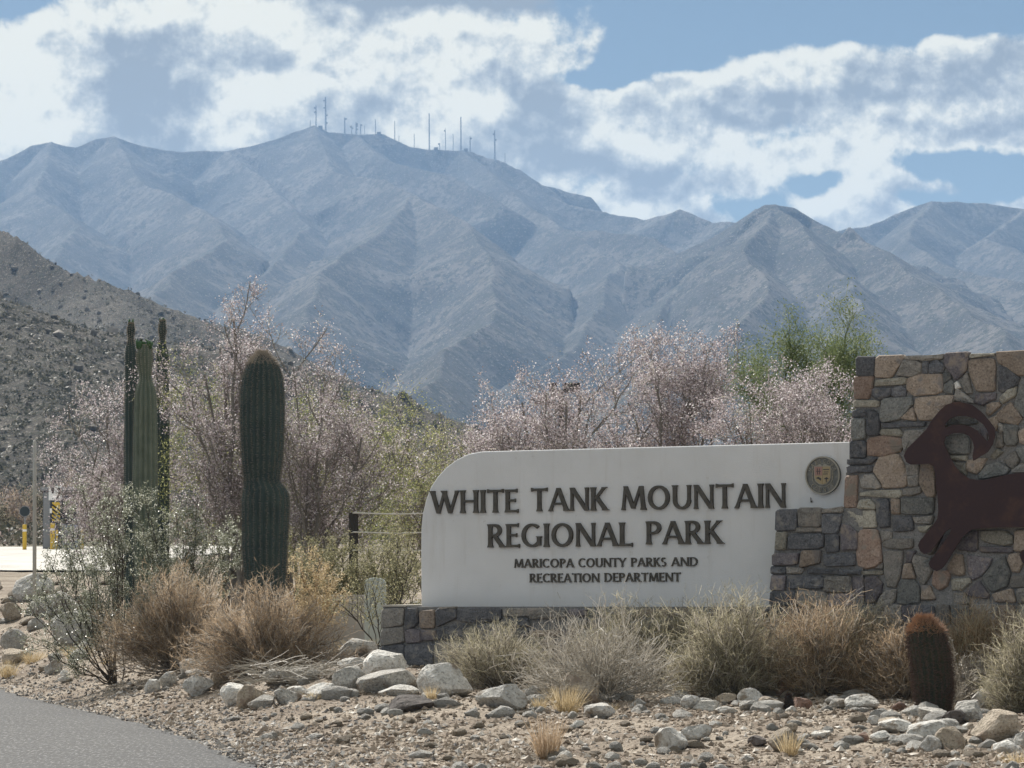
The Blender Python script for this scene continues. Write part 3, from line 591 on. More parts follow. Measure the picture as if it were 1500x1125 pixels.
# --- stones of the tall pillar wall, each traced in place
T4, T5, T6, T7, T8 = [(1230, 510, 8.036), (1230, 640, 8.036), (1360, 510, 8.036), (1230, 770, 8.036), (1360, 770, 8.036)]
T3 = (1240, 500, 5.115); TL = (1100, 640, 3.75); T0 = (0, 0, 1)
PIL = [
(T4,'d',[(205,110),(425,105),(405,315),(210,325)]),(T4,'t',[(435,100),(775,85),(700,215),(610,345),(420,335)]),(T3,'g',[(440,110),(725,98),(722,130),(560,140),(455,138)]),
(T4,'g',[(760,140),(900,150),(965,190),(960,290),(880,330),(680,325),(720,220)]),(T4,'d',[(985,165),(1055,170),(1050,300),(985,300)]),(T6,'d',[(20,190),(100,150),(180,200),(170,280),(100,300),(20,290)]),
(T4,'r',[(180,340),(400,330),(385,500),(350,590),(175,590)]),(T4,'l',[(430,375),(790,345),(775,425),(430,455)]),(T4,'d',[(400,480),(610,465),(600,560),(480,595),(390,570)]),
(T4,'d',[(640,470),(720,450),(785,480),(770,560),(690,580),(630,560)]),(T0,'t',[(1332,553),(1345,549),(1381,548),(1381,573),(1365,578),(1340,578),(1329,571)]),(T4,'l',[(175,625),(470,620),(460,695),(170,695)]),
(T4,'d',[(165,735),(315,725),(310,800),(170,805)]),(T4,'b',[(500,600),(860,570),(850,680),(720,830),(520,870),(480,830)]),(T4,'t',[(860,700),(905,850),(730,840)]),
(T0,'t',[(1343,583),(1399,579),(1396,592),(1380,604),(1368,615),(1348,615),(1340,598)]),(T4,'b',[(150,830),(305,830),(310,1070),(150,1075)]),(T4,'d',[(330,730),(400,740),(460,800),(470,1020),(330,1020)]),
(T4,'d',[(500,885),(700,885),(1000,875),(990,925),(520,935)]),(T4,'l',[(500,955),(700,950),(750,1005),(740,1035),(490,1020)]),(T0,'g',[(1327,632),(1356,630),(1340,652),(1326,664),(1322,645)]),
(T5,'d',[(130,55),(310,55),(300,240),(130,235)]),(T5,'r',[(345,15),(560,0),(740,20),(740,120),(700,175),(560,215),(340,220)]),(T5,'d',[(105,265),(440,255),(380,320),(110,325)]),
(T5,'d',[(95,345),(400,345),(380,410),(110,435)]),(T5,'t',[(480,235),(690,210),(740,310),(780,400),(800,560),(740,585),(530,598),(490,520),(405,400)]),(T5,'g',[(800,330),(930,330),(930,450),(800,450)]),
(T5,'g',[(812,470),(930,465),(925,575),(820,575)]),(T5,'t',[(950,335),(1125,325),(1125,700),(1035,698),(945,560)]),(T5,'r',[(80,460),(215,465),(212,830),(55,835)]),
(T5,'g',[(290,455),(400,450),(490,580),(460,608),(265,600),(255,520)]),(T5,'l',[(250,655),(400,632),(720,622),(735,690),(680,715),(250,705)]),(T5,'g',[(750,622),(950,592),(955,660),(850,685),(750,690)]),
(T5,'l',[(250,745),(350,742),(425,800),(415,848),(220,845)]),(T5,'d',[(445,745),(585,745),(588,1050),(470,1055),(445,950)]),(T5,'t',[(612,740),(710,740),(710,903),(620,903)]),
(T5,'b',[(738,722),(1110,718),(1090,903),(738,908)]),(T5,'l',[(65,875),(430,875),(420,1070),(230,1065),(110,980)]),(T5,'d',[(630,948),(860,935),(868,1098),(640,1105)]),
(T5,'g',[(885,938),(1105,932),(1085,1015),(900,1010)]),(T5,'l',[(930,1050),(1100,1035),(1020,1120),(960,1120)]),(T7,'r',[(240,50),(440,55),(480,200),(498,418),(430,480),(340,505),(230,470),(205,370)]),
(T7,'l',[(260,530),(503,525),(503,573),(282,578)]),(T7,'g',[(415,500),(500,448),(503,508)]),(T7,'g',[(478,62),(608,78),(600,148),(512,186)]),
(T7,'g',[(522,195),(640,162),(850,152),(858,255),(740,272),(532,252)]),(T7,'g',[(532,302),(748,302),(742,420),(708,598),(650,725),(565,698),(532,560)]),(T7,'p',[(792,310),(898,302),(832,425),(782,438)]),
(T7,'t',[(772,460),(838,452),(888,606),(742,606)]),(T7,'p',[(300,605),(440,605),(492,680),(478,800),(420,895),(322,910)]),(T7,'p',[(155,605),(285,605),(295,890),(165,800)]),
(T7,'g',[(555,772),(665,755),(648,870),(600,965),(452,955),(492,840)]),(T7,'b',[(722,640),(880,642),(928,702),(942,895),(830,920),(692,905),(692,762)]),(T7,'g',[(862,402),(902,352),(1055,402),(1085,560),(1000,690),(948,655)]),
(T7,'t',[(978,705),(1058,712),(1120,838),(1108,862),(970,858)]),(T7,'t',[(300,1022),(600,1002),(648,1040),(622,1118),(262,1118)]),(T7,'p',[(682,952),(830,942),(915,962),(900,1118),(662,1100)]),
(T7,'b',[(335,932),(438,925),(428,982),(312,998)]),(T7,'d',[(22,605),(138,605),(148,780),(22,790)]),(T8,'r',[(72,542),(238,542),(248,600),(208,718),(122,756),(62,680)]),
(T8,'t',[(322,342),(408,352),(418,560),(360,578),(252,545),(237,480)]),(T8,'l',[(290,632),(488,628),(488,680),(400,748),(287,748)]),(T8,'p',[(462,345),(755,380),(700,498),(618,578),(530,635),(488,560)]),
(T8,'p',[(335,282),(500,75),(578,65),(573,288)]),(T8,'l',[(637,62),(900,62),(988,132),(992,212),(900,228),(702,193),(632,150)]),(T8,'p',[(632,242),(1000,256),(988,322),(627,308)]),
(T8,'t',[(1030,62),(1200,55),(1215,298),(1022,298)]),(T8,'t',[(952,352),(1078,328),(1108,440),(1068,538),(992,536),(942,400)]),(T8,'b',[(800,422),(888,372),(918,440),(966,580),(928,700),(800,766),(742,756),(642,620)]),
(T8,'p',[(592,652),(716,800),(698,858),(482,828),(442,790)]),(T8,'g',[(982,602),(1180,575),(1190,715),(982,728)]),(T8,'g',[(312,792),(418,802),(498,900),(312,948)]),(T8,'g',[(1052,752),(1190,742),(1190,900),(1062,898)]),
(T8,'t',[(762,805),(980,745),(1028,898),(802,898)]),(T6,'p',[(205,72),(475,52),(468,120),(438,268),(330,368),(262,278),(192,180)]),(T6,'b',[(182,295),(248,302),(262,355),(192,415)]),
(T6,'b',[(202,430),(270,382),(308,420),(298,528),(192,518)]),(T6,'w',[(350,405),(383,452),(332,473),(322,430)]),(T6,'l',[(502,72),(778,52),(773,92),(502,112)]),
(T6,'t',[(482,142),(768,122),(783,200),(778,503),(572,498),(502,330)]),(T6,'g',[(460,290),(490,438),(528,518),(452,528),(392,402)]),(T6,'g',[(335,492),(372,487),(448,560),(535,615),(535,650),(400,620),(312,618)]),
(T6,'p',[(555,547),(638,542),(688,645),(640,672),(562,638)]),(T6,'p',[(652,542),(788,532),(788,588),(682,642)]),(T6,'t',[(802,42),(1220,28),(1220,320),(1072,325),(962,245),(822,170)]),
(T6,'d',[(840,222),(930,242),(1075,350),(1028,445),(880,512),(832,500)]),(T6,'l',[(1048,452),(1028,558),(872,652),(842,600),(930,500)]),(T6,'t',[(828,645),(848,680),(722,782),(692,758),(702,690),(760,645)]),
(T6,'t',[(960,645),(1028,740),(1102,820),(1040,895),(842,868),(812,772)]),(T6,'b',[(1082,445),(1200,400),(1200,800),(1125,800),(1015,660)]),(T6,'t',[(818,795),(822,900),(790,975),(718,850)]),
(T6,'b',[(892,908),(1048,908),(1056,1105),(902,1105)]),(T6,'g',[(1080,952),(1180,920),(1180,1080),(1078,1058)]),(T6,'g',[(842,892),(878,910),(886,978),(842,988)]),
(T3,'l',[(772,852),(902,852),(902,898),(788,888)]),(T3,'l',[(802,912),(896,908),(896,1005),(850,968)]),(T3,'t',[(908,902),(1055,872),(1000,968),(970,985),(908,968)]),
(T3,'b',[(1002,985),(1060,925),(1130,908),(1198,942),(1216,970),(1190,1000),(1000,1030)]),(T3,'l',[(1092,858),(1130,812),(1172,832),(1110,878)]),(T3,'b',[(745,722),(895,705),(925,760),(915,838),(780,838),(738,780)]),
(T3,'b',[(752,604),(802,564),(965,572),(980,618),(880,622),(762,622)]),(T3,'p',[(1002,642),(1038,652),(1056,700),(1048,755),(1012,680)]),(T3,'b',[(1192,632),(1285,642),(1280,775),(1195,775)]),
(T3,'g',[(1132,692),(1168,692),(1173,788),(1122,788)]),(T3,'t',[(1298,682),(1345,652),(1345,765),(1300,750)]),(T3,'g',[(1192,890),(1268,824),(1297,898),(1250,955),(1222,928)]),
(T3,'b',[(1278,805),(1350,795),(1350,905),(1312,888)]),(T3,'g',[(1235,975),(1330,915),(1380,960),(1330,985)]),
# behind the steel sheep: only seen past its edges
(T0,'g',[(1376,606),(1390,597),(1400,598),(1396,610),(1382,628),(1372,628)]),(T0,'t',[(1345,640),(1366,622),(1380,640),(1378,664),(1346,664)]),(T0,'g',[(1376,690),(1398,684),(1412,706),(1412,728),(1376,726)]),(T0,'b',[(1416,706),(1452,706),(1452,735),(1416,733)]),
(T0,'p',[(1456,706),(1512,700),(1512,738),(1456,736)]),(T0,'t',[(1376,732),(1420,738),(1420,768),(1378,766)]),(T0,'d',[(1424,740),(1470,742),(1470,770),(1424,772)]),(T0,'g',[(1474,742),(1512,742),(1512,772),(1474,770)]),
(T0,'g',[(1348,792),(1372,778),(1380,786),(1366,812),(1350,808)]),(T0,'p',[(1384,786),(1400,778),(1396,798),(1378,812),(1374,806)]),(T0,'b',[(1350,822),(1364,818),(1366,830),(1356,836)])]
def unt(T, pts): return [(T[0]+x/T[2], T[1]+y/T[2]) for x, y in pts]
OFFP = .30
pillar = wall_empty('stone_pillar_wall', label='tall wall of mixed brown and slate fieldstone carrying the rusted steel sheep', cat='stone wall')
for T, c, pts in PIL: stone_piece(pillar, wpoly(unt(T, pts), OFFP), OFFP, c, SR)
# courses that run on below and beyond the frame
zpt = wall(1380, 517.5, OFFP)[1]
zg = .35
def course_fill(parent, ua, ub, za, zb, off, rng, hmin=.13, hmax=.24):
    z = za
    while z < zb-.05:
        h = min(rng.uniform(hmin, hmax), zb-z); u = ua
        while u < ub-.03:
            w = min(rng.uniform(.14, .42), ub-u)
            if ub-u-w < .1: w = ub-u
            g = .02; j = lambda: rng.uniform(-.012, .012)
            if w > .06: stone_piece(parent, [(u+g, z+g), (u+w/2, z+g+j()), (u+w-g, z+g+abs(j())), (u+w-g, z+h/2+j()), (u+w-g, z+h-g-abs(j())), (u+w/2, z+h-g+j()*.4), (u+g, z+h-g), (u+g, z+h/2)], off, rng.choice(list('dggttlbbp')), rng)
            u += w
        z += h
uR = wall(1516, 700, OFFP)[0]; uEnd = uR+2.6
course_fill(pillar, uR, uEnd, .42, zpt-.005, OFFP, SR)
uL = wall(1250, 920, OFFP)[0]; zlow = wall(1300, 884, OFFP)[1]
course_fill(pillar, uL, uR-.01, .35, zlow, OFFP, SR)
LE = [(1256, 523.5), (1253.5, 560), (1251, 600), (1248, 645), (1243, 690), (1238, 740), (1236, 790), (1234, 850), (1231, 930), (1230, 990)]
pl = wpoly(LE, OFFP-.01); core = [(u+.02, z) for u, z in pl]; core[0] = (core[0][0], zpt-.02); core = core+[(uEnd, core[-1][1]), (uEnd, zpt-.02)]
MB().prism(core, -(OFFP-.012), .25).obj('mortar_core', M_MORTAR, pillar)
# left jamb stones so the wall end is built of stone too
for (ua, za), (ub, zb_) in zip(pl[:-1], pl[1:]):
    h = za-zb_; c = SR.choice(list('drgtb')); b = MB().box((-.03, -(OFFP-.03), -h*.46), (.03, .24, h*.46)); b.obj('stone', STONE[c], pillar, ((ua+ub)/2+.012, 0, (za+zb_)/2))
# --- low stone wall in front of the white wall
LOWS = [
('d',[(140,400),(255,400),(250,512),(140,515)]),('g',[(265,395),(388,390),(388,490),(268,490)]),('g',[(400,395),(503,385),(500,412),(400,420)]),('d',[(397,428),(500,425),(490,470),(478,528),(397,528)]),
('g',[(260,500),(392,500),(392,520),(250,525)]),('l',[(142,528),(200,528),(190,618),(137,618)]),('d',[(212,537),(398,533),(393,613),(207,618)]),('d',[(413,538),(480,538),(480,628),(413,628)]),
('p',[(500,480),(545,492),(578,522),(580,618),(495,622)]),('p',[(125,642),(265,637),(250,702),(125,705)]),('t',[(287,627),(383,622),(378,688),(272,718)]),('d',[(407,647),(573,642),(568,710),(407,710)]),
('d',[(115,715),(188,715),(188,750),(115,750)]),('g',[(200,717),(298,722),(278,748),(200,748)]),('d',[(320,723),(478,727),(478,753),(320,750)]),('d',[(490,732),(600,732),(600,755),(490,755)]),
('p',[(118,760),(190,765),(185,840),(113,840)]),('d',[(205,760),(400,765),(400,830),(205,835)]),('g',[(410,770),(550,765),(555,850),(410,850)]),('d',[(113,850),(250,850),(250,925),(108,925)]),
('g',[(262,842),(420,860),(420,930),(262,930)]),('p',[(432,862),(560,862),(560,930),(432,930)]),('d',[(108,935),(330,940),(320,1010),(105,1010)]),('g',[(340,940),(570,940),(570,1010),(335,1010)])]
OFFL = .34
low = wall_empty('low_stone_wall', label='low dark slate wall stepped in front of the white wall beside the tall pillar', cat='stone wall')
for c, pts in LOWS: stone_piece(low, wpoly(unt(TL, pts), OFFL), OFFL, c, SR)
cu = wpoly([(1138, 745), (1132, 812), (1129, 860), (1128, 930), (1128, 985), (1262, 985), (1262, 745)], OFFL-.012); zc = wall(1200, 745, OFFL)[1]
cu[0] = (cu[0][0]+.01, zc); cu[-1] = (cu[-1][0], zc); MB().prism([(u+.015, z) for u, z in cu], -(OFFL-.012), -.002).obj('mortar_core', M_MORTAR, low)
# --- plinth under the white wall
OFFB = .30
PL = [('g',[(561,893),(592,891),(590,915),(560,920)]),('d',[(596,892),(613,892),(612,915),(594,925)]),('t',[(615,896),(636,893),(637,918),(617,919)]),('d',[(640,893),(668,892),(669,905),(640,918)]),('g',[(645,889.5),(668,888.8),(668,891),(646,892)]),
('d',[(672,892),(734,891),(733,908),(700,912),(672,909)]),('g',[(738,891),(800,891),(806,900),(739,903)]),('g',[(776,895),(826,893),(828,904),(778,908)]),('d',[(738,907),(774,905),(776,918),(738,918)]),('g',[(560,923),(592,918),(592,940),(559,945)]),
('p',[(595,920),(616,924),(618,940),(596,942)]),('p',[(619,923),(640,923),(638,936),(620,938)]),('d',[(642,920),(690,914),(690,935),(642,938)]),('l',[(681,920),(697,918),(700,938),(682,940)]),('d',[(702,914),(735,914),(735,936),(704,938)]),
('d',[(558,948),(592,944),(592,972),(558,972)]),('d',[(595,946),(636,942),(634,974),(596,974)]),('g',[(638,942),(690,942),(690,974),(638,974)]),('p',[(693,942),(740,940),(740,972),(693,974)])]
plinth = wall_empty('stone_plinth', label='knee high dark stone plinth running under the white wall', cat='plinth')
for c, pts in PL: stone_piece(plinth, wpoly(pts, OFFB), OFFB, c, SR, th=.035)
zpl = wall(700, 889, OFFB)[1]; uA = wall(561, 900, OFFB)[0]; uB = wall(1128, 900, OFFB)[0]; uM = wall(741, 915, OFFB)[0]; uM2 = wall(832, 900, OFFB)[0]
course_fill(plinth, uM, uB-.01, .45, wall(741, 921, OFFB)[1], OFFB, SR, .12, .16); course_fill(plinth, uM2, uB-.01, wall(741, 920, OFFB)[1], zpl-.01, OFFB, SR, .12, .14)
MB().prism([(uA, .3), (uB, .3), (uB, zpl), (uA, zpl)], -(OFFB-.012), .40).obj('mortar_core', M_MORTAR, plinth)
M_CAP = mat('pale_capping', (.42, .39, .34), .85)
MB().box((uA-.01, -OFFB-.01, zpl+.002), (wall(617, 889)[0]-.01, .40, zpl+.022)).obj('cap', M_CAP, plinth)
# --- steel bighorn sheep
OUT = [(1324,668),(1328,677),(1334,680.5),(1347.5,680.3),(1361,679.3),(1368,683),(1370.6,695),(1371,712),(1373.5,728),(1374.7,748),(1373,760),(1366,771),(1357,781),(1348,792),(1344.8,799),(1348,806.7),(1354,811.5),(1362.5,809),(1372,797),(1385,779),(1394,773),(1391,783),(1377,803),(1362,822),(1360.5,826),(1364,832),(1372,836.8),(1380,833),(1387,824),(1401,801),(1411,786),(1424,775.5),(1450,773),(1500,772),(1545,770),(1556,776),(1540,794),(1515,803),(1497,806),(1493.5,813),(1498,824),(1508,828),(1540,818),(1566,808),(1580,800),(1590,815),(1600,835),(1612,842),(1622,836),(1618,818),(1606,790),(1608,765),(1622,740),(1628,715),(1634,700),(1640,706),(1646,702),(1640,688),(1624,680),(1590,680),(1550,684),(1500,692),(1478,694.7),(1460,699),(1445,702.5),(1433,703.3),(1420,701),(1407,692.5),(1398,681),(1393,672),(1387,659),(1382.5,648),(1386,639),(1398,634),(1410,634.5),(1419,638),(1425,646),(1427,655),(1424.8,668),(1425.8,675),(1436,669),(1447,662),(1454,651),(1458,638),(1457.5,628),(1449,616),(1437.5,603),(1424,593),(1406,588.6),(1396,589.5),(1386.6,592.9),(1377,601),(1366,614.5),(1357,629),(1341.7,645),(1329,657)]
HOLE = [(1384,622),(1392,613),(1402,609.5),(1416,609.5),(1429,613),(1441,622),(1447.5,633),(1449,642),(1446,647),(1441,641),(1432,631),(1421,624.5),(1408,622),(1395,622.5),(1386,627)]
cu_ = bpy.data.curves.new('ram', 'CURVE'); cu_.dimensions = '2D'; cu_.fill_mode = 'BOTH'; cu_.extrude = .006; OFFR = OFFP+.16
for pts in (OUT, HOLE):
    w_ = wpoly(pts, OFFR); s = cu_.splines.new('POLY'); s.points.add(len(w_)-1); s.use_cyclic_u = True
    for i, (u, z) in enumerate(w_): s.points[i].co = (u, z, 0, 1)
tmp = bpy.data.objects.new('tmp', cu_); COL.objects.link(tmp); bpy.context.view_layer.update()
rm = bpy.data.meshes.new_from_object(tmp.evaluated_get(bpy.context.evaluated_depsgraph_get())); bpy.data.objects.remove(tmp)
rm.transform(Matrix.Rotation(math.pi/2, 4, 'X')); rm.transform(Matrix.Translation((0, -OFFR, 0))); rm.materials.clear()
def b_rust(t, p):
    v = objc(t); n = t.noise(v, 3.2, 6, .65); n2 = t.noise(v, 30, 5, .65); c = t.mix(t.smooth(n, .5, .72), (.048, .030, .033), (.088, .05, .042)); c = t.mix(t.m('MULTIPLY', t.smooth(n2, .5, .7), .4), c, (.08, .044, .036)); t.l.new(c, p.inputs['Base Color']); t.l.new(t.bump(n2, .3, .003), p.inputs['Normal'])
M_RUST = mat('rusted_steel', rough=.75, spec=.3, build=b_rust); rm.materials.append(M_RUST)
ram = wall_empty('steel_sheep', label='rusted steel silhouette of a leaping bighorn sheep mounted on the stone pillar', cat='wall sculpture')
obj('silhouette', rm, ram)
for px, py in [(1388, 700), (1440, 740), (1500, 730), (1404, 606)]:
    u, z = wall(px, py, OFFR); MB().tube([(0, 0, 0), (0, .15, 0)], .012, 8).obj('standoff', M_RUST, ram, (u, -OFFR+.005, z))
# ------------------------------------------------------------------ rocks
M_ROCK = {'w': stonemat('pale_rock', (.47, .45, .41), (.78, .76, .71), 9, 1.0, .05, vein=(.27, .225, .175)), 'g': stonemat('grey_rock', (.34, .325, .295), (.56, .535, .49), 10, 1.0, .05, vein=(.25, .21, .17)),
          't': stonemat('tan_rock', (.33, .275, .21), (.50, .43, .345), 10, 1.0, .05, vein=(.28, .22, .17)), 'r': stonemat('red_rock', (.17, .11, .085), (.27, .185, .15), 9, .8, .05), 'd': stonemat('dark_rock', (.08, .07, .065), (.15, .13, .12), 5, .8, .05)}
_ico = {}
def ico(sub):
    if sub not in _ico:
        import bmesh
        b = bmesh.new(); bmesh.ops.create_icosphere(b, subdivisions=sub, radius=1); b.verts.ensure_lookup_table()
        _ico[sub] = (np.array([v.co[:] for v in b.verts]), np.array([[v.index for v in f.verts] for f in b.faces])); b.free()
    return _ico[sub]
def rock_verts(rng, sub=3, cuts=11, rough=.05):
    V, F = ico(sub); V = V.copy()
    for _ in range(cuts):
        n = rng.normal(size=3); n /= np.linalg.norm(n); h = rng.uniform(.52, .9); d = V@n; V -= np.maximum(d-h, 0)[:, None]*n*.93
    V += rng.normal(size=3)*0
    s = rng.uniform(0, 90); V *= (1+rough*3*(fbm(V[:, 0]*2.2+s, V[:, 1]*2.2+V[:, 2]*1.7, 3, 5)-.5)+rough*2.4*(ridged(V[:, 2]*3.5+s, V[:, 0]*3.5-V[:, 1]*3, 3, 8)-.5))[:, None]
    lo, hi = V.min(0), V.max(0); V = (V-(lo+hi)/2)/((hi-lo)/2); return V, F
def rock(name, px0, px1, py0, py1, c, rng, depth=None, sub=3, loc=None, **k):
    """a rock seen between px0..px1 across and py0..py1 high in the photograph, resting on the ground"""
    p = ground_hit((px0+px1)/2, py1-min(3, (py1-py0)*.1)); D = math.hypot(p[0], p[1]); w = (px1-px0)/FPX*D/2; h = (py1-py0)/FPX*D/2*1.12
    V, F = rock_verts(rng, sub); dep = (depth or rng.uniform(.7, 1.05))*w; V = V*np.array([w*1.04, dep, h]); a = rng.uniform(-.12, .12)
    p = p+np.array([0, dep*.6, 0]); z = float(gz(p[0], p[1])); lo = min(z, float(gz(p[0], p[1]-dep)))
    return obj(name, mesh(name, V, F, M_ROCK[c], smooth=False), None, (p[0], p[1], lo+h*.70), **k)
ROCKS = [
(0,38,923,960,'g','large grey boulder at the left edge of the frame above the road'),(0,43,951,975,'t','low rounded tan boulder in dry grass near the left edge'),(63,91,967,991,'g','small round grey rock among straw grass left of the brown bush'),
(72,147,893,948,'w','big pale boulder behind the lowest creosote branches'),(42,112,866,906,'g','grey boulder leaning under the creosote near the pale pole'),(18,78,840,884,'w','pale boulder at the foot of the thin pale pole'),(0,30,884,915,'t','tan rock behind the left edge boulders'),(100,150,868,898,'t','tan boulder half hidden behind creosote leaves'),
(88,99,982,993,'w','tiny pale stone right of the round grey rock'),(86,105,991,1001,'w','flat pale chip of rock on the gravel at left'),(38,66,905,925,'g','grey rock tucked behind the left boulders'),
(211,234,996,1016,'w','small white rock at the left end of the rock row'),(232,258,984,1009,'g','upright grey rock beside the small white one'),(262,288,967,994,'g','grey upright rock at the foot of the left brown bush'),
(267,311,991,1023,'w','speckled white boulder in the left part of the rock row'),(271,308,979,996,'g','grey rock perched behind the speckled white boulder'),(307,336,984,1009,'t','tan grey rock right of the speckled boulder'),(303,348,969,994,'d','shaded dark rock under the right brown bush'),
(322,368,1001,1034,'w','white slanted boulder lying before the dead twigs'),(347,394,1004,1041,'t','tan arched boulder between two grey rocks'),(362,401,1019,1041,'g','low flat grey rock at the foot of the tan arched boulder'),(401,441,1009,1033,'g','dark grey wedge rock right of the arched boulder'),
(419,449,1006,1021,'w','flat pale rock peeping behind the dark grey wedge'),(447,493,1002,1026,'w','rounded pale boulder right of the dead twigs'),(383,451,979,1008,'g','broad flat grey boulder below the dead twigs'),(443,468,982,999,'w','small bluish white rock among dead twigs'),
(493,551,936,968,'g','grey rounded boulder highest in the central rock pile'),(494,534,964,983,'w','pale block under the highest central boulder'),(532,594,952,995,'w','sharp edged pale boulder left of the stone plinth'),(487,534,977,1014,'g','blocky grey boulder at the left of the central pile'),
(522,612,981,1016,'g','long low grey slab boulder in the central pile'),(554,614,1003,1021,'w','flat pale slab before the long low boulder'),(586,601,1001,1013,'g','small cube of rock set on the flat pale slab'),(611,691,971,1024,'w','biggest pale two humped boulder before the plinth corner'),
(697,775,1002,1041,'w','wide white loaf shaped boulder right of the two humped one'),(769,794,1006,1028,'g','small grey rock touching the white loaf boulder'),(821,878,982,1034,'t','large tan boulder behind bare twigs under the sign'),(856,901,1031,1053,'w','flat bluish white rock in front of the bare twig bush'),
(839,856,1056,1068,'w','single small oval white stone on bare dirt'),(817,839,1101,1118,'g','small round rock beside the dry tuft at the bottom'),(566,634,1020,1046,'d','dark crumbled clod of earth on the central mound'),(997,1028,1019,1041,'w','pale rock leftmost in the row under the olive bushes'),
(1014,1058,1027,1044,'g','flat grey rock in the row under the olive bushes'),(1049,1081,1016,1034,'t','small tan rock behind the flat grey one'),(1081,1119,1009,1034,'w','pale peaked rock left of the red rock'),(1121,1163,994,1024,'r','reddish brown rock under the olive bush'),
(1112,1146,1020,1038,'t','squared buff rock left of the tiny dark cactus'),(1048,1081,1036,1048,'w','thin pale slab on the dirt under the flat grey rock'),(1084,1114,1027,1043,'g','low grey rock before the pale peaked rock'),(1151,1168,1035,1044,'w','tiny bluish white stone right of the tiny dark cactus'),
(1163,1190,1022,1040,'r','small rusty rock right of the tiny dark cactus'),(1216,1244,1024,1041,'g','grey rock left of the bright white egg shaped one'),(1239,1288,1019,1043,'w','bright white egg shaped rock under the right bushes'),(999,1044,1063,1088,'w','flat bluish boulder in the open dirt at lower centre'),
(960,1007,1067,1106,'w','pale rounded rock leftmost of the lower dirt rocks'),(1124,1168,1066,1105,'t','squared tan rock with dry grass at its foot'),(1149,1169,1059,1074,'t','small tan stone resting behind the squared tan rock'),(1096,1124,1079,1096,'d','nearly black rock left of the squared tan rock'),
(1189,1218,1071,1083,'w','flat pale stone alone right of the squared tan rock'),(1256,1273,1074,1089,'r','small brown pointed stone in the dirt'),(1272,1291,1049,1064,'w','little pale stone left of the layered rocks'),(1288,1322,1051,1064,'t','tan rock topmost of the layered low rocks'),
(1289,1338,1054,1076,'w','layered white rock in the low right group'),(1276,1309,1071,1088,'w','flat pale rock lowest of the layered group'),(1307,1328,1029,1044,'r','brown rock at the foot of the barrel cactus'),(1346,1388,1037,1056,'g','grey rock just right below the barrel cactus'),
(1326,1388,1056,1088,'w','long pale slanted rock in the lower right heap'),(1349,1380,1079,1103,'w','pale rock under the long slanted one in the heap'),(1381,1414,1041,1064,'d','dark grey rock wedged in the lower right heap'),(1372,1414,1066,1103,'t','tan upright boulder in the lower right heap'),
(1399,1441,1027,1061,'g','grey boulder atop the lower right heap'),(1422,1461,1011,1043,'w','bluish white boulder at the back of the right heap'),(1426,1494,1041,1094,'t','biggest tan grey boulder of the lower right heap'),(1456,1494,1086,1109,'w','white pitted rock at the bottom of the right heap'),(1487,1520,1071,1101,'w','white boulder cut off by the right edge of the frame'),(1411,1428,1060,1072,'w','small pale stone between the boulders of the right heap')]
RR = np.random.default_rng(5)
for x0, x1, y0, y1, c, lab in ROCKS:
    rock('rock', x0, x1, y0, y1, c, RR, label=lab, cat='rock')
# loose smaller stones one can still tell apart
stones = [mesh('small_rock', *rock_verts(RR, 2, 9), M_ROCK[c]) for c in 'wwtwgttw']
def free_spot(x, y):
    q = (np.array([x, y])-WO[:2]); u = q@WD[:2]; n = q@WN[:2]
    return not (-4 < u < 8 and -.5 < n < .75)
TONE = ['white', 'chalky', 'tan', 'ivory', 'grey', 'sandy', 'buff', 'pale grey']
def place(px, py):
    row = 'near the bushes' if py < 1015 else 'by the boulder row' if py < 1045 else 'midway down' if py < 1080 else 'low in frame'
    for lim, t in [(200, 'left of the rocks'), (420, 'below the speckled boulder'), (620, 'below the central rocks'), (800, 'below the loaf boulder'), (960, 'below the bare twig bush'), (1110, 'around the lower pale rocks'), (1260, 'around the squared tan rock'), (1390, 'around the layered rocks')]:
        if px < lim: return t+', '+row
    return 'around the right heap, '+row
n = 0
while n < 210:
    px = RR.uniform(-40, 1540); py = RR.uniform(985, 1135); p = ground_hit(px, py)
    if p[0] < road_edge(p[1])+.45 or not free_spot(p[0], p[1]): continue
    if px < 700 and RR.random() < .35: continue
    s = RR.uniform(.028, .075); kk = int(RR.integers(0, 8)); o = bpy.data.objects.new('small_rock', stones[kk]); COL.objects.link(o)
    z = float(gz(p[0], p[1])); o.location = (p[0], p[1], z+s*.3); o.scale = (s*RR.uniform(.9, 1.5), s, s*RR.uniform(.5, .9)); o.rotation_euler = (0, 0, RR.uniform(0, 6.3))
    tag(o, 'small %s loose rock %s' % (TONE[kk], place(px, py)), 'rock', 'small loose rocks on the dirt verge'); n += 1
for k in range(46):
    px = RR.uniform(-20, 175); py = RR.uniform(842, 985); p = ground_hit(px, py)
    if p[0] < road_edge(p[1])+.5: continue
    s = RR.uniform(.06, .16); kk = int(RR.integers(0, 6)); o = bpy.data.objects.new('small_rock', stones[kk]); COL.objects.link(o)
    o.location = (p[0], p[1], float(gz(p[0], p[1]))+s*.3); o.scale = (s*RR.uniform(.9, 1.4), s, s*RR.uniform(.5, .9)); o.rotation_euler = (0, 0, RR.uniform(0, 6.3))
    tag(o, 'loose %s rock among the left boulders, %s' % (TONE[kk], ('far left' if px < 60 else 'under the creosote' if px < 120 else 'beside the brown bush')+(', high on the slope' if py < 890 else ', halfway down' if py < 940 else ', near the road')), 'rock', 'loose rocks on the left slope')
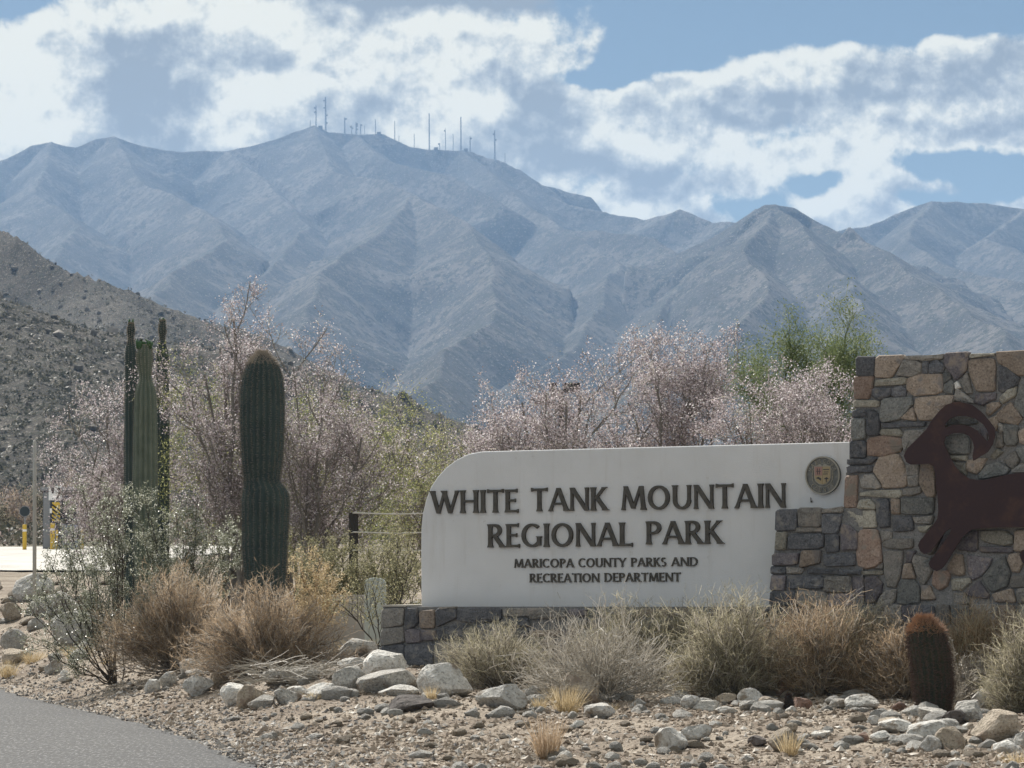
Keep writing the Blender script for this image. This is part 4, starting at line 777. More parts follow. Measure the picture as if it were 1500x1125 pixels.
for k in range(70):
    px = RR.choice([RR.uniform(480, 800), RR.uniform(800, 1320), RR.uniform(1290, 1500)]); py = RR.uniform(1018, 1052) if px < 1290 else RR.uniform(1040, 1100); p = ground_hit(px, py)
    if not free_spot(p[0], p[1]): continue
    s = RR.uniform(.05, .12); kk = int(RR.choice([0, 0, 0, 1, 3])); o = bpy.data.objects.new('pale_rock', stones[kk]); COL.objects.link(o); o.location = (p[0], p[1], float(gz(p[0], p[1]))+s*.2); o.scale = (s*RR.uniform(.9, 1.5), s, s*RR.uniform(.5, .85)); o.rotation_euler = (0, 0, RR.uniform(0, 6.3))
    tag(o, 'fist sized %s rock %s' % (TONE[kk], place(px, py)), 'rock', 'fist sized pale rocks along the planting edge')
# gravel: real little stones, joined
def gravel(name, N, sampler, smin, smax, m, rng, **k):
    V0 = np.array([(1,0,0),(-1,0,0),(0,1,0),(0,-1,0),(0,0,1),(0,0,-.6)], float); F0 = np.array([(0,2,4),(2,1,4),(1,3,4),(3,0,4),(2,0,5),(1,2,5),(3,1,5),(0,3,5)])
    XY = sampler(N); N = len(XY); s = smin*(smax/smin)**(rng.random(N)**2.2); V = V0[None]*s[:, None, None]*rng.uniform(.55, 1.25, (N, 1, 3)); V[:, :, 2] *= .7
    V += rng.normal(size=V.shape)*s[:, None, None]*.18; a = rng.uniform(0, 6.3, N); c, sn = np.cos(a)[:, None], np.sin(a)[:, None]
    x = V[..., 0]*c-V[..., 1]*sn; y = V[..., 0]*sn+V[..., 1]*c; z = gz(XY[:, 0], XY[:, 1])+s*.22
    V = np.stack([x+XY[:, 0:1], y+XY[:, 1:2], V[..., 2]+z[:, None]], -1).reshape(-1, 3); F = (F0[None]+np.arange(N)[:, None, None]*6).reshape(-1, 3)
    return obj(name, mesh(name, V, F, m), None, kind='stuff', **k)
GR = np.random.default_rng(23)
def view_xy(N, y0, y1, pxa=-60, pxb=1560):
    py = GR.uniform(y0, y1, N); Y = np.exp(GR.uniform(math.log(26.5), math.log(60), N)); px = GR.uniform(pxa, pxb, N); return np.stack([(px-750)/FPX*Y, Y], 1)
def s_verge(N):
    XY = view_xy(N*3, 0, 1); d = XY[:, 0]-road_edge(XY[:, 1]); p = np.exp(-np.maximum(d-.1, 0)/.75)*(d > -.12)+.0; return XY[GR.random(len(XY)) < p][:N]
def s_dirt(N):
    XY = view_xy(N*2, 0, 1); d = XY[:, 0]-road_edge(XY[:, 1]); cl = fbm(XY[:, 0]*1.1, XY[:, 1]*.6, 4, 77); return XY[(d > .15) & (GR.random(len(XY)) < np.clip((cl-.38)*4, .28, 1))][:N]
def grv(stops):
    return lambda t, p: t.l.new(t.ramp(island(t), stops), p.inputs['Base Color'])
M_GRAV = mat('road_gravel', rough=.85, spec=.3, build=grv([(0, (.09, .085, .08)), (.35, (.20, .185, .175)), (.7, (.34, .32, .295)), (1, (.60, .575, .54))]))
M_CHIP = mat('dirt_chips', rough=.9, spec=.2, build=grv([(0, (.20, .16, .125)), (.4, (.32, .26, .205)), (.75, (.42, .35, .28)), (1, (.70, .66, .60))]))
gravel('gravel', 42000, s_verge, .009, .036, M_GRAV, GR); gravel('dirt_chips', 85000, s_dirt, .007, .045, M_CHIP, GR)
def s_road(N):
    XY = view_xy(N*8, 0, 1); d = XY[:, 0]-road_edge(XY[:, 1]); return XY[(d < 0) & (d > -2.6) & (GR.random(len(XY)) < np.exp(d/.35)+.02)][:N]
gravel('loose_grit', 900, s_road, .010, .028, M_GRAV, GR)
# ------------------------------------------------------------------ cacti
def b_skin(c0, c1):
    def f(t, p): t.l.new(t.mix(t.smooth(t.noise(objc(t), 6, 5, .6), .35, .7), c0, c1), p.inputs['Base Color']); t.l.new(t.bump(t.noise(objc(t), 60, 3, .6), .3, .004), p.inputs['Normal'])
    return f
M_SAG = mat('saguaro_skin', rough=.65, spec=.3, build=b_skin((.038, .058, .055), (.058, .082, .072)))
M_SAG2 = mat('saguaro_skin_far', rough=.6, spec=.35, build=b_skin((.105, .13, .095), (.15, .175, .13)))
M_SPINE = mat('pale_spines', (.44, .39, .33), .6, trans=.35); M_SPINE_R = mat('rust_spines', (.46, .30, .20), .6, trans=.4); M_BUD = mat('green_buds', (.06, .12, .05), .6)
def profile_cactus(root, base, Yd, prof, ribs, skin, spine_mat, rng, spine_len, areole=.028, deep=.11, spines_per=6, top_len=1.6, min_py=None, base_mat=None, tip_from=.93):
    """prof: list of (py, px_left, px_right) from the bottom up at depth Yd"""
    zs, rs_, cs = [], [], []
    for py, l, r in prof:
        a = at_y(l, py, Yd); b = at_y(r, py, Yd); zs.append((a[2]+b[2])/2-base[2]); rs_.append((b[0]-a[0])/2); cs.append((a[0]+b[0])/2-base[0])
    zs = np.array(zs); zs[0] = min(zs[0], -.05); K = max(24, int((zs[-1]-zs[0])/.022)); Z = np.linspace(zs[0], zs[-1], K)
    Rr = np.interp(Z, zs, rs_); Cx = np.interp(Z, zs, cs)
    ker = np.ones(5)/5; Rr = np.convolve(np.pad(Rr, 2, 'edge'), ker, 'valid'); 
    top = zs[-1]; r_end = rs_[-2] if len(rs_) > 1 else .1
    per = 6; A = ribs*per; th = np.arange(A)*2*np.pi/A; wave = np.abs(np.cos(th*ribs/2))**.8            # ridge = 1, groove = 0
    fac = 1-deep*(1-wave); RR_ = Rr[:, None]*fac[None]*(1+.05*(fbm(Z*3.1, Z*0+1, 3, 6)-.5)[:, None]+.045*(vnoise(th[None]*1.9+Z[:, None]*0, Z[:, None]*2.2, 3)-.5))
    V = np.stack([Cx[:, None]+RR_*np.cos(th), RR_*np.sin(th), Z[:, None]+0*RR_], -1).reshape(-1, 3); V = np.vstack([V, [[Cx[-1], 0, Z[-1]+Rr[-1]*.25]]])
    i = np.arange(K-1)[:, None]*A; j = np.arange(A)[None]; F = np.stack([i+j, i+(j+1) % A, i+A+(j+1) % A, i+A+j], -1).reshape(-1, 4).tolist()+[[(K-1)*A+k, (K-1)*A+(k+1) % A, K*A] for k in range(A)]
    obj('body', mesh('body', V, F, skin, smooth=True), root)
    # spines in bundles down every rib
    S, D, Ln = [], [], []
    zz = np.arange(Z[0]+.05, Z[-1], areole); slope = np.gradient(Rr, Z)
    for q in range(ribs):
        t0 = 2*np.pi*q/ribs
        zq = zz+rng.uniform(0, areole); r = np.interp(zq, Z, Rr); c = np.interp(zq, Z, Cx); sl = np.interp(zq, Z, slope)
        for z, rr2, cc, s in zip(zq, r, c, sl):
            if z > Z[-1]: continue
            nrm = np.array([math.cos(t0), math.sin(t0), -s]); nrm /= np.linalg.norm(nrm); up = min(1, max(0, (z-Z[0])/(Z[-1]-Z[0])))
            n_ = spines_per+(4 if up > tip_from else 0)
            d = nrm[None]*.75+rng.normal(size=(n_, 3))*.62; d /= np.linalg.norm(d, axis=1, keepdims=True)
            S.append(np.repeat([[cc+rr2*math.cos(t0), rr2*math.sin(t0), z]], n_, 0)); D.append(d); Ln.append(rng.uniform(.5, 1.1, n_)*spine_len*(top_len if up > tip_from else 1))
    S = np.vstack(S); D = np.vstack(D); Ln = np.concatenate(Ln)
    # crown of spines
    m_ = 240; a = rng.uniform(0, 6.28, m_); rr2 = Rr[-1]*np.sqrt(rng.random(m_)); S2 = np.stack([Cx[-1]+rr2*np.cos(a), rr2*np.sin(a), np.full(m_, Z[-1])], -1); d2 = np.stack([np.cos(a)*.6, np.sin(a)*.6, np.full(m_, .8)], -1)+rng.normal(size=(m_, 3))*.3
    d2 /= np.linalg.norm(d2, axis=1, keepdims=True); S = np.vstack([S, S2]); D = np.vstack([D, d2]); Ln = np.concatenate([Ln, rng.uniform(.5, 1.2, m_)*spine_len*top_len])
    P = np.stack([S-D*.004, S+D*Ln[:, None]], 1); hi = (P[:, 0, 2]-Z[0])/(Z[-1]-Z[0]) > tip_from
    for sel, mm, nm in ((hi, spine_mat, 'crown_spines'), (~hi, base_mat or spine_mat, 'spines')):
        Q = P[sel]; Vt, Ft = tubes(Q, np.stack([np.full(len(Q), .0027), np.full(len(Q), .0011)], 1), 3)
        tag(obj(nm, mesh(nm, Vt, Ft, mm), root), kind='stuff')
CR = np.random.default_rng(3)
Ys = 43.4; bp = at_y(388, 905, Ys); g = float(gz(bp[0], Ys)); base = np.array([bp[0], Ys, g])
sag = empty('saguaro', tuple(base), label='thick dark green saguaro with a pinched waist rising behind the two brown bushes', cat='cactus')
profile_cactus(sag, base, Ys, [(1010, 362, 412), (905, 361, 415), (860, 359, 418), (845, 358, 419), (800, 355, 421), (760, 354, 423), (735, 353.5, 424), (722, 355, 423), (713, 357, 417), (706, 358, 410), (698, 357.5, 410), (680, 355, 413), (650, 353, 416), (610, 352, 416.5), (575, 352.5, 416), (553, 355, 413.5), (538, 360, 409), (528, 366, 402.5), (521, 374, 394), (518, 381, 388)], 22, M_SAG, M_SPINE, CR, .036, base_mat=mat('grey_spines', (.24, .22, .19), .7, trans=.3), tip_from=.965)
Y2 = 50.0; bp = at_y(213, 820, Y2); g = float(gz(bp[0], Y2)); base = np.array([bp[0], Y2, g])
s2 = empty('saguaro', tuple(base), label='pale green saguaro with bottle shaped head and green buds, nearest of the back three', cat='cactus', group='slender saguaros behind the creosote')
profile_cactus(s2, base, Y2, [(960, 199, 227), (830, 197, 229), (790, 195.5, 230.5), (700, 194.5, 231.5), (620, 196, 230), (580, 197, 229), (565, 200, 226), (557, 204, 222), (552, 205, 220.5), (545, 203, 222), (530, 200, 224), (518, 199.5, 224), (510, 202, 222), (506, 206, 219)], 13, M_SAG2, M_SPINE, CR, .014, areole=.028, spines_per=5, top_len=1.3, deep=.24)
b = MB()
for k in range(14):
    a = at_y(202+k*1.5, 508, Y2)-base; h = CR.uniform(.05, .12); x, y, z = a[0], CR.uniform(-.06, .06), a[2]; b.tube([(x, y, z-.03), (x+CR.uniform(-.02, .03), y, z+h*.6), (x+CR.uniform(-.03, .05), y, z+h)], [.018, .022, .008], 6)
b.obj('flower_buds', M_BUD, s2, smooth=True)
for (xc, yt, hw, lab, Yk, sk) in [(192.5, 474, 9.5, 'slender saguaro with small pale rimmed head, left and behind the nearest one', 57, 1), (238.5, 470, 9.5, 'slender saguaro with small pale rimmed head, right and behind the nearest one', 58.5, 2)]:
    bp = at_y(xc, 820, Yk); base = np.array([bp[0], Yk, float(gz(bp[0], Yk))]); s3 = empty('saguaro', tuple(base), label=lab, cat='cactus', group='slender saguaros behind the creosote')
    profile_cactus(s3, base, Yk, [(940, xc-hw, xc+hw), (600, xc-hw, xc+hw), (520, xc-hw, xc+hw*.95), (508, xc-hw*.85, xc+hw*.6), (499, xc-hw*.5, xc+hw*.35), (494, xc-hw*.45, xc+hw*.3), (488, xc-hw*.62, xc+hw*.5), (480, xc-hw*.65, xc+hw*.55), (yt, xc-hw*.4, xc+hw*.3)], 10, M_SAG, M_SPINE, CR, .016, areole=.035, spines_per=4, top_len=1.8, tip_from=.93, deep=.24)
    b = MB()
    for k in range(5):
        a = at_y(xc-3+k*1.4, yt, Yk)-base; b.tube([(a[0], 0, a[2]-.03), (a[0]+CR.uniform(-.02, .02), 0, a[2]+CR.uniform(.03, .08))], [.02, .01], 6)
    b.obj('flower_buds', M_BUD, s3, smooth=True)
# short arm stub beside the left one
bp = at_y(184, 820, 57.5); base = np.array([bp[0], 57.5, float(gz(bp[0], 57.5))]); s4 = empty('saguaro', tuple(base), label='short thin saguaro topped by a knob, left of the slender group', cat='cactus')
profile_cactus(s4, base, 57.5, [(930, 181.5, 190), (650, 181.5, 190), (600, 182.5, 190), (578, 182, 189), (570, 184, 187)], 12, M_SAG, M_SPINE, CR, .025, areole=.07, spines_per=3)
# barrel cactus
Yb = 34.6; bp = at_y(1361, 1035, Yb); base = np.array([bp[0], Yb, float(gz(bp[0], Yb))]); bar = empty('barrel_cactus', tuple(base), label='dark barrel cactus with sunlit rusty crown of spines among the right bushes', cat='cactus')
M_DSP = mat('dark_spines_old', (.12, .085, .07), .7); M_BAR = mat('barrel_skin', rough=.7, build=b_skin((.045, .055, .045), (.065, .07, .05)))
profile_cactus(bar, base, Yb, [(1050, 1346, 1388), (1030, 1343, 1392), (1000, 1339, 1395), (960, 1334, 1391), (940, 1331, 1386), (925, 1332, 1381), (915, 1336, 1375), (909, 1343, 1366), (907, 1350, 1358)], 20, M_BAR, M_SPINE_R, CR, .055, areole=.026, spines_per=9, top_len=1.25, deep=.14, tip_from=.86, base_mat=M_DSP)
Yt = 34.2; bp = ground_hit(1155, 1040); sm = empty('hedgehog_cactus', tuple(bp), label='tiny dark spiny cactus stub between the buff and rusty rocks', cat='cactus')
profile_cactus(sm, bp, bp[1], [(1046, 1150, 1161), (1035, 1149, 1162), (1026, 1150, 1161), (1019, 1153, 1158)], 12, mat('dark_cactus', (.03, .03, .028), .8), mat('dark_spines', (.06, .045, .04), .7), CR, .03, areole=.02, spines_per=5, top_len=1)
# ------------------------------------------------------------------ bushes
M_TAN = leafmat('dry_stems', [(0, (.25, .18, .115)), (.5, (.45, .335, .225)), (1, (.72, .58, .42))], .5)
M_GREYST = leafmat('grey_stems', [(0, (.15, .135, .115)), (.5, (.36, .325, .28)), (1, (.68, .62, .54))], .4)
M_OLST = leafmat('olive_stems', [(0, (.19, .175, .12)), (.5, (.42, .385, .27)), (1, (.70, .64, .48))], .5)
M_DKST = mat('dark_bark', (.07, .06, .05), .9); M_BARK = mat('grey_bark', (.20, .185, .165), .9)
M_CREO = leafmat('creosote_leaf', [(0, (.12, .13, .085)), (.5, (.22, .235, .16)), (.75, (.42, .43, .34)), (1, (.78, .78, .70))], .45, .35, .5)
M_OLLF = leafmat('olive_leaf', [(0, (.13, .13, .07)), (.6, (.27, .26, .15)), (1, (.50, .46, .30))], .5)
M_STRAW = leafmat('straw', [(0, (.38, .29, .16)), (.6, (.55, .44, .27)), (1, (.70, .60, .42))], .45)
M_PALEST = leafmat('pale_stems', [(0, (.30, .27, .23)), (1, (.60, .56, .49))], .25)
M_BLOOM = leafmat('blossom', [(0, (.17, .145, .145)), (.35, (.35, .295, .305)), (.7, (.54, .47, .49)), (.9, (.79, .73, .75)), (1, (.95, .93, .92))], .4)
M_LEAFY = leafmat('yellow_green_leaf', [(0, (.17, .18, .07)), (.6, (.33, .34, .14)), (1, (.58, .57, .28))], .5)
M_GRNTW = leafmat('green_twigs', [(0, (.10, .14, .06)), (.6, (.18, .22, .10)), (1, (.28, .32, .16))], .4)
def dome_bush(name, loc, rx, ry, rz, rng, m_main, m_fine, n0=170, n1=12, n2=2, fine_l=.16, w=.0042, leaf=None, nleaf=0, lw=.012, flat=.2, **k):
    """round twiggy bush: stems from the base, twigs, and a shell of fine twigs"""
    a = rng.uniform(0, 2*np.pi, n0); el = np.arcsin(np.clip(rng.uniform(flat*.2, 1, n0), 0, 1)); d = np.stack([np.cos(a)*np.cos(el), np.sin(a)*np.cos(el), np.sin(el)], -1)
    lump = 1+.5*(fbm(d[:, 0]*1.6+rng.uniform(0, 50), d[:, 1]*1.6+d[:, 2]*1.3, 3, 4)-.5)[:, None]; tip = d*np.array([rx*1.12, ry, rz])*rng.uniform(.60, 1.0, (n0, 1))*lump; s = np.stack([rng.normal(size=n0)*.06*rx, rng.normal(size=n0)*.06*ry, np.full(n0, -.03)], -1); K = 6; u = np.linspace(0, 1, K)[None, :, None]
    P = s[:, None]*(1-u)+tip[:, None]*u; P[:, :, 2] += np.sin(u[..., 0]*np.pi)*rz*rng.uniform(-.10, .12, (n0, 1)); P += rng.normal(size=P.shape)*np.array([rx, ry, rz])*.018*(u > 0)
    root = empty(name, loc, **k)
    V1, F1 = tubes(P, taper(P, .0075, .0032, rng), 3)
    A = children(P, n1, fine_l*1.3, .6, rng, .35, 1, 4, up=.12, keep=.85, bend=.2); V2, F2 = ribbons(A, taper(A, w*1.3, w*.8, rng), rng)
    obj('stems', mesh('stems', *join([(V1, F1), (V2, F2)]), m_main), root, kind='stuff')
    B = children(A, n2, fine_l*.75, .75, rng, .2, 1, 3, up=.2, keep=.6, bend=.25); parts = [ribbons(B, taper(B, w, w*.5, rng), rng)]
    C = children(B, 1, fine_l*.5, .7, rng, .3, 1, 2, up=.4, keep=.7); parts.append(ribbons(C, taper(C, w*.8, w*.6, rng), rng))
    obj('twigs', mesh('twigs', *join(parts), m_fine), root, kind='stuff')
    if leaf:
        src = np.concatenate([B.reshape(-1, 3), C.reshape(-1, 3)]); i = rng.integers(0, len(src), nleaf); c = src[i]+rng.normal(size=(nleaf, 3))*.015
        obj('leaves', mesh('leaves', *leaves(c, rng.uniform(.7, 1.3, nleaf)*lw*1.6, lw*.7, rng), leaf), root, kind='stuff')
    return root
VR = np.random.default_rng(99)
def wall_y(px):
    v = np.array([(px-750)/FPX, 1.0]); return float(((WO+WN*.36)[:2]*WN[:2]).sum()/(v*WN[:2]).sum())
def bush_px(name, px0, px1, py0, py1, m1, m2, label, cat='bush', base=None, **k):
    pc = (px0+px1)/2; p = ground_hit(pc, base or py1-4); rx = (px1-px0)/FPX*p[1]/2; ry = k.pop('ry', min(rx*.8, .52)); Y = p[1]+ry*.25
    if pc > 600: Y = min(Y, wall_y(min(px1, 1500))-.1-ry*.9)
    x = (pc-750)/FPX*Y; z = float(gz(x, Y)); rz = (at_y(pc, py0, Y)[2]-z)*.90
    return dome_bush(name, (x, Y, z), rx, ry, rz, VR, m1, m2, label=label, cat=cat, **k)
bush_px('brown_bush', 145, 380, 800, 985, M_GREYST, M_TAN, 'large dome of dry brown twigs left of the thick saguaro', n0=330, n1=13, n2=2, fine_l=.15, leaf=M_TAN, nleaf=22000, lw=.0085)
bush_px('brown_bush', 272, 512, 838, 992, M_GREYST, M_TAN, 'dome of dry brown twigs in front of the thick saguaro base', n0=330, n1=12, n2=2, fine_l=.14, leaf=M_TAN, nleaf=18000, lw=.0085)
bush_px('olive_bush', 640, 812, 896, 1012, M_GREYST, M_OLST, 'low olive grey bush against the plinth left of the bare bush', n0=200, n1=10, n2=2, fine_l=.14, w=.003, leaf=M_OLLF, nleaf=3500, lw=.009)
bush_px('bare_bush', 748, 1002, 882, 1032, M_PALEST, M_PALEST, 'sprawling bush of bare pale arching twigs in front of the sign', n0=190, n1=5, n2=1, fine_l=.24, w=.006, flat=.1)
bush_px('olive_bush', 830, 1010, 872, 1006, M_GREYST, M_OLST, 'olive bush behind the bare pale twigs under the lettering', n0=220, n1=10, n2=2, fine_l=.15, leaf=M_OLLF, nleaf=4000, lw=.009, base=996)
bush_px('olive_bush', 972, 1165, 858, 1036, M_GREYST, M_OLST, 'dense olive tan bush at the right end of the white wall', n0=300, n1=11, n2=2, fine_l=.17, leaf=M_OLLF, nleaf=12000, lw=.009, base=1020)
bush_px('tan_bush', 1095, 1300, 858, 1036, M_GREYST, M_TAN, 'tall tan bush in front of the low slate wall', n0=320, n1=11, n2=2, fine_l=.18, leaf=M_OLLF, nleaf=10000, lw=.009, base=1018)
bush_px('tan_bush', 1250, 1415, 884, 1030, M_GREYST, M_TAN, 'tan grassy bush behind the barrel cactus', n0=260, n1=10, n2=2, fine_l=.16, leaf=M_STRAW, nleaf=3000, lw=.008, base=1006)
bush_px('tan_bush', 1370, 1478, 872, 1018, M_OLST, M_TAN, 'wispy straw coloured bush below the steel sheep', n0=230, n1=9, n2=2, fine_l=.17, leaf=M_STRAW, nleaf=3000, lw=.008, base=1002)
bush_px('olive_bush', 1440, 1580, 878, 1066, M_GREYST, M_OLST, 'olive green bush cut off by the right edge of the frame', n0=280, n1=10, n2=2, fine_l=.17, leaf=M_OLLF, nleaf=6000, lw=.010, base=1046)
bush_px('tan_bush', 1205, 1330, 872, 1022, M_GREYST, M_OLST, 'grey olive bush filling the gap before the foot of the tall pillar', n0=220, n1=9, n2=2, fine_l=.16, leaf=M_OLLF, nleaf=3000, lw=.009, base=1012)
bush_px('olive_bush', 940, 1060, 880, 1010, M_GREYST, M_OLST, 'grey green bush between the bare twigs and the olive tan bush', n0=220, n1=9, n2=2, fine_l=.16, leaf=M_OLLF, nleaf=4000, lw=.009, base=1004)
bush_px('tan_bush', 1420, 1530, 884, 1020, M_GREYST, M_TAN, 'grey tan bush between the straw bush and the right edge bush', n0=220, n1=9, n2=2, fine_l=.16, leaf=M_STRAW, nleaf=2500, lw=.009, base=1010)
bush_px('tan_bush', 1395, 1450, 948, 1040, M_GREYST, M_GREYST, 'small grey bush right of the whitish bush', n0=120, n1=8, n2=1, fine_l=.12, base=1034)
# pale brittle bush before the barrel cactus
p = ground_hit(1392, 1041); pb = empty('pale_bush', tuple(p), label='whitish leafless bush with knobbly twig ends before the barrel cactus', cat='bush')
tg = [(1352, 956), (1366, 950), (1380, 944), (1398, 952), (1412, 962), (1425, 985), (1345, 985), (1360, 1000), (1372, 975), (1391, 965), (1405, 990), (1432, 1010), (1349, 1012), (1418, 1000)]
P = []
for x, y in tg:
    e = at_y(x, y, p[1]+VR.uniform(-.12, .05))-p; u = np.linspace(0, 1, 7)[:, None]; q = e[None]*u; q[:, 0] *= u[:, 0]**.3; P.append(q+VR.normal(size=q.shape)*.006*(u > 0))
P = np.array(P); A = children(P, 7, .12, .6, VR, .4, 1, 3, up=.3, keep=.8); B = children(A, 2, .05, .7, VR, .4, 1, 2, up=.2)
obj('stems', mesh('stems', *join([tubes(P, taper(P, .007, .004, VR), 4), tubes(A, taper(A, .004, .003, VR), 3), tubes(B, taper(B, .003, .003, VR), 3)]), M_PALEST), pb, kind='stuff')
c = np.concatenate([A[:, -1], B[:, -1], B[:, -1]]); obj('twig_ends', mesh('twig_ends', *leaves(c+VR.normal(size=c.shape)*.008, .022, .016, VR), M_PALEST), pb, kind='stuff')
# dead twigs on the ground
p = ground_hit(430, 1000); N = 260; P0 = np.stack([VR.uniform(-.55, .75, N), VR.uniform(-.3, .35, N), VR.uniform(.02, .22, N)], -1); a = VR.normal(0, .5, N)+np.where(VR.random(N) < .5, 0, math.pi); d = np.stack([np.cos(a), np.sin(a)*.6, VR.normal(0, .25, N)], -1)
P = [P0]
for k in range(3): d = d+VR.normal(size=d.shape)*.18; P.append(P[-1]+d*VR.uniform(.08, .13))
P = np.stack(P, 1); P[:, :, 2] = np.abs(P[:, :, 2]); dt = empty('dead_twigs', tuple(p), label='tangle of grey dead twigs lying over rocks in front of the brown bushes', cat='brush pile')
obj('twigs', mesh('twigs', *tubes(P, taper(P, .005, .003, VR), 3), M_PALEST), dt, kind='stuff')
# grass tufts
def tuft(px, py, w, h, m, label, n=120, group=None, lean=.3):
    p = ground_hit(px, py); D = math.hypot(p[0], p[1]); W = w/FPX*D/2; H = h/FPX*D; a = VR.uniform(0, 6.28, n); r = np.sqrt(VR.random(n)); s = np.stack([np.cos(a)*r*W*.45, np.sin(a)*r*W*.45, np.full(n, -.01)], -1)
    e = s*[2.1, 2.1, 0]+np.stack([VR.normal(0, W*lean, n), VR.normal(0, W*lean, n), H*VR.uniform(.45, 1.05, n)], -1); mid = s*.45+e*.55; mid[:, 2] += H*.08
    root = empty('grass_tuft', tuple(p), label=label, cat='grass tuft', group=group); P = np.stack([s, (s+mid)/2, mid, e], 1); obj('blades', mesh('blades', *ribbons(P, taper(P, .005, .0016, VR), VR), m), root, kind='stuff')
tuft(48, 972, 46, 22, M_STRAW, 'straw coloured tuft between the left edge boulders', 260); tuft(12, 992, 40, 26, M_STRAW, 'dry tuft at the left edge beside the road', 220); tuft(112, 964, 60, 20, M_STRAW, 'low spread of straw grass under the creosote', 260)
tuft(160, 972, 44, 14, M_STRAW, 'thin straw grass left of the brown bush base', 160); tuft(830, 1046, 62, 42, M_STRAW, 'pinkish straw tuft beside the tan boulder under the sign', 330); tuft(802, 1112, 58, 62, M_TAN, 'feathery dry tuft lowest in the open dirt', 300)
tuft(632, 1024, 26, 20, M_STRAW, 'small dry tuft at the foot of the two humped boulder', 110); tuft(790, 1040, 30, 20, M_STRAW, 'small dry tuft right of the white loaf boulder', 110); tuft(1156, 1108, 40, 38, M_STRAW, 'dry grass hugging the squared tan rock', 150)
tuft(460, 1026, 30, 14, M_STRAW, 'thin dry tuft at the right end of the rock row', 90); tuft(1490, 1120, 60, 20, M_STRAW, 'dry tuft at the lower right corner', 120); tuft(520, 962, 60, 26, M_STRAW, 'straw tuft beside the highest central boulder', 200); tuft(895, 1044, 24, 14, M_STRAW, 'tiny dry tuft by the flat bluish rock', 60)
# creosote
def creosote(loc, tips, rng, m_st, m_lf, n1=14, L1=.38, nleaf=14000, lw=.017, r0=.009, **k):
    """tips: local end points of the main stems"""
    P = []
    for e in tips:
        e = np.array(e, float); u = np.linspace(0, 1, 8)[:, None]; s = np.array([rng.normal()*.05, rng.normal()*.05, -.03]); q = s*(1-u)+e*u; q[:, 2] -= np.sin(u[:, 0]*np.pi)*abs(e[0])*.12; P.append(q+rng.normal(size=q.shape)*.022*(u > 0))
    P = np.array(P); A = children(P, n1, L1, .6, rng, .3, 1, 5, up=.3, keep=.7, bend=.14); B = children(A, 4, L1*.45, .7, rng, .25, 1, 3, up=.25, keep=.6); root = empty(k.pop('name', 'creosote_bush'), tuple(loc), **k)
    obj('stems', mesh('stems', *join([tubes(P, taper(P, r0, .004, rng), 4), tubes(A, taper(A, .0045, .0022, rng), 3), ribbons(B, taper(B, .0035, .002, rng), rng)]), m_st), root, kind='stuff')
    src = np.concatenate([B.reshape(-1, 3), B[:, 1:].reshape(-1, 3), A[:, 2:].reshape(-1, 3)]); c = src[rng.integers(0, len(src), nleaf)]+rng.normal(size=(nleaf, 3))*.022
    obj('foliage', mesh('foliage', *leaves(c, rng.uniform(.7, 1.4, nleaf)*lw*1.7, lw*.8, rng), m_lf), root, kind='stuff'); return root
def creo_px(bx, by, Y, pts, label, **k):
    b = at_y(bx, by, Y); b[2] = float(gz(b[0], Y)); tips = [at_y(x, y, Y+VR.uniform(-.5, .5))-b for x, y in pts]; return creosote(b, tips, VR, label=label, cat='bush', **k)
creo_px(168, 970, 46.6, [(52, 900), (60, 940), (85, 880), (75, 830), (100, 810), (110, 780), (95, 750), (130, 740), (145, 770), (160, 735), (170, 780), (185, 760), (180, 740), (140, 840), (100, 850), (120, 900), (180, 820), (60, 860)], 'large sprawling creosote bush with dark stems left of the brown bushes', m_st=M_DKST, m_lf=M_CREO, nleaf=20000, n1=11)
creo_px(262, 930, 48.0, [(200, 740), (225, 760), (212, 725), (260, 750), (290, 730), (310, 750), (330, 765), (340, 790), (300, 790), (245, 800), (320, 815), (270, 790), (350, 815)], 'leafy creosote bush crossing in front of the pale green saguaro', m_st=M_DKST, m_lf=M_CREO, nleaf=21000, n1=11)
creo_px(520, 925, 49, [(440, 820), (465, 812), (560, 815), (590, 825), (608, 840), (600, 870), (510, 850), (425, 830), (440, 850), (450, 820), (480, 825), (500, 810), (520, 830), (545, 815), (560, 835), (575, 815), (600, 835), (470, 850), (590, 860), (540, 850)], 'olive creosote bush filling the gap left of the white wall', m_st=M_DKST, m_lf=M_OLLF, nleaf=46000, n1=16, lw=.016)
creo_px(560, 935, 43.4, [(612, 800), (600, 830), (585, 800), (530, 850), (500, 880), (615, 860), (545, 860)], 'sparse dark stemmed shrub beside the plinth end', m_st=M_DKST, m_lf=M_OLLF, nleaf=2600, n1=8)
creo_px(455, 925, 46, [(420, 860), (440, 840), (465, 850), (480, 870), (500, 880), (430, 880)], 'low straw olive shrub right of the thick saguaro', m_st=M_TAN, m_lf=M_STRAW, nleaf=6000, n1=12)
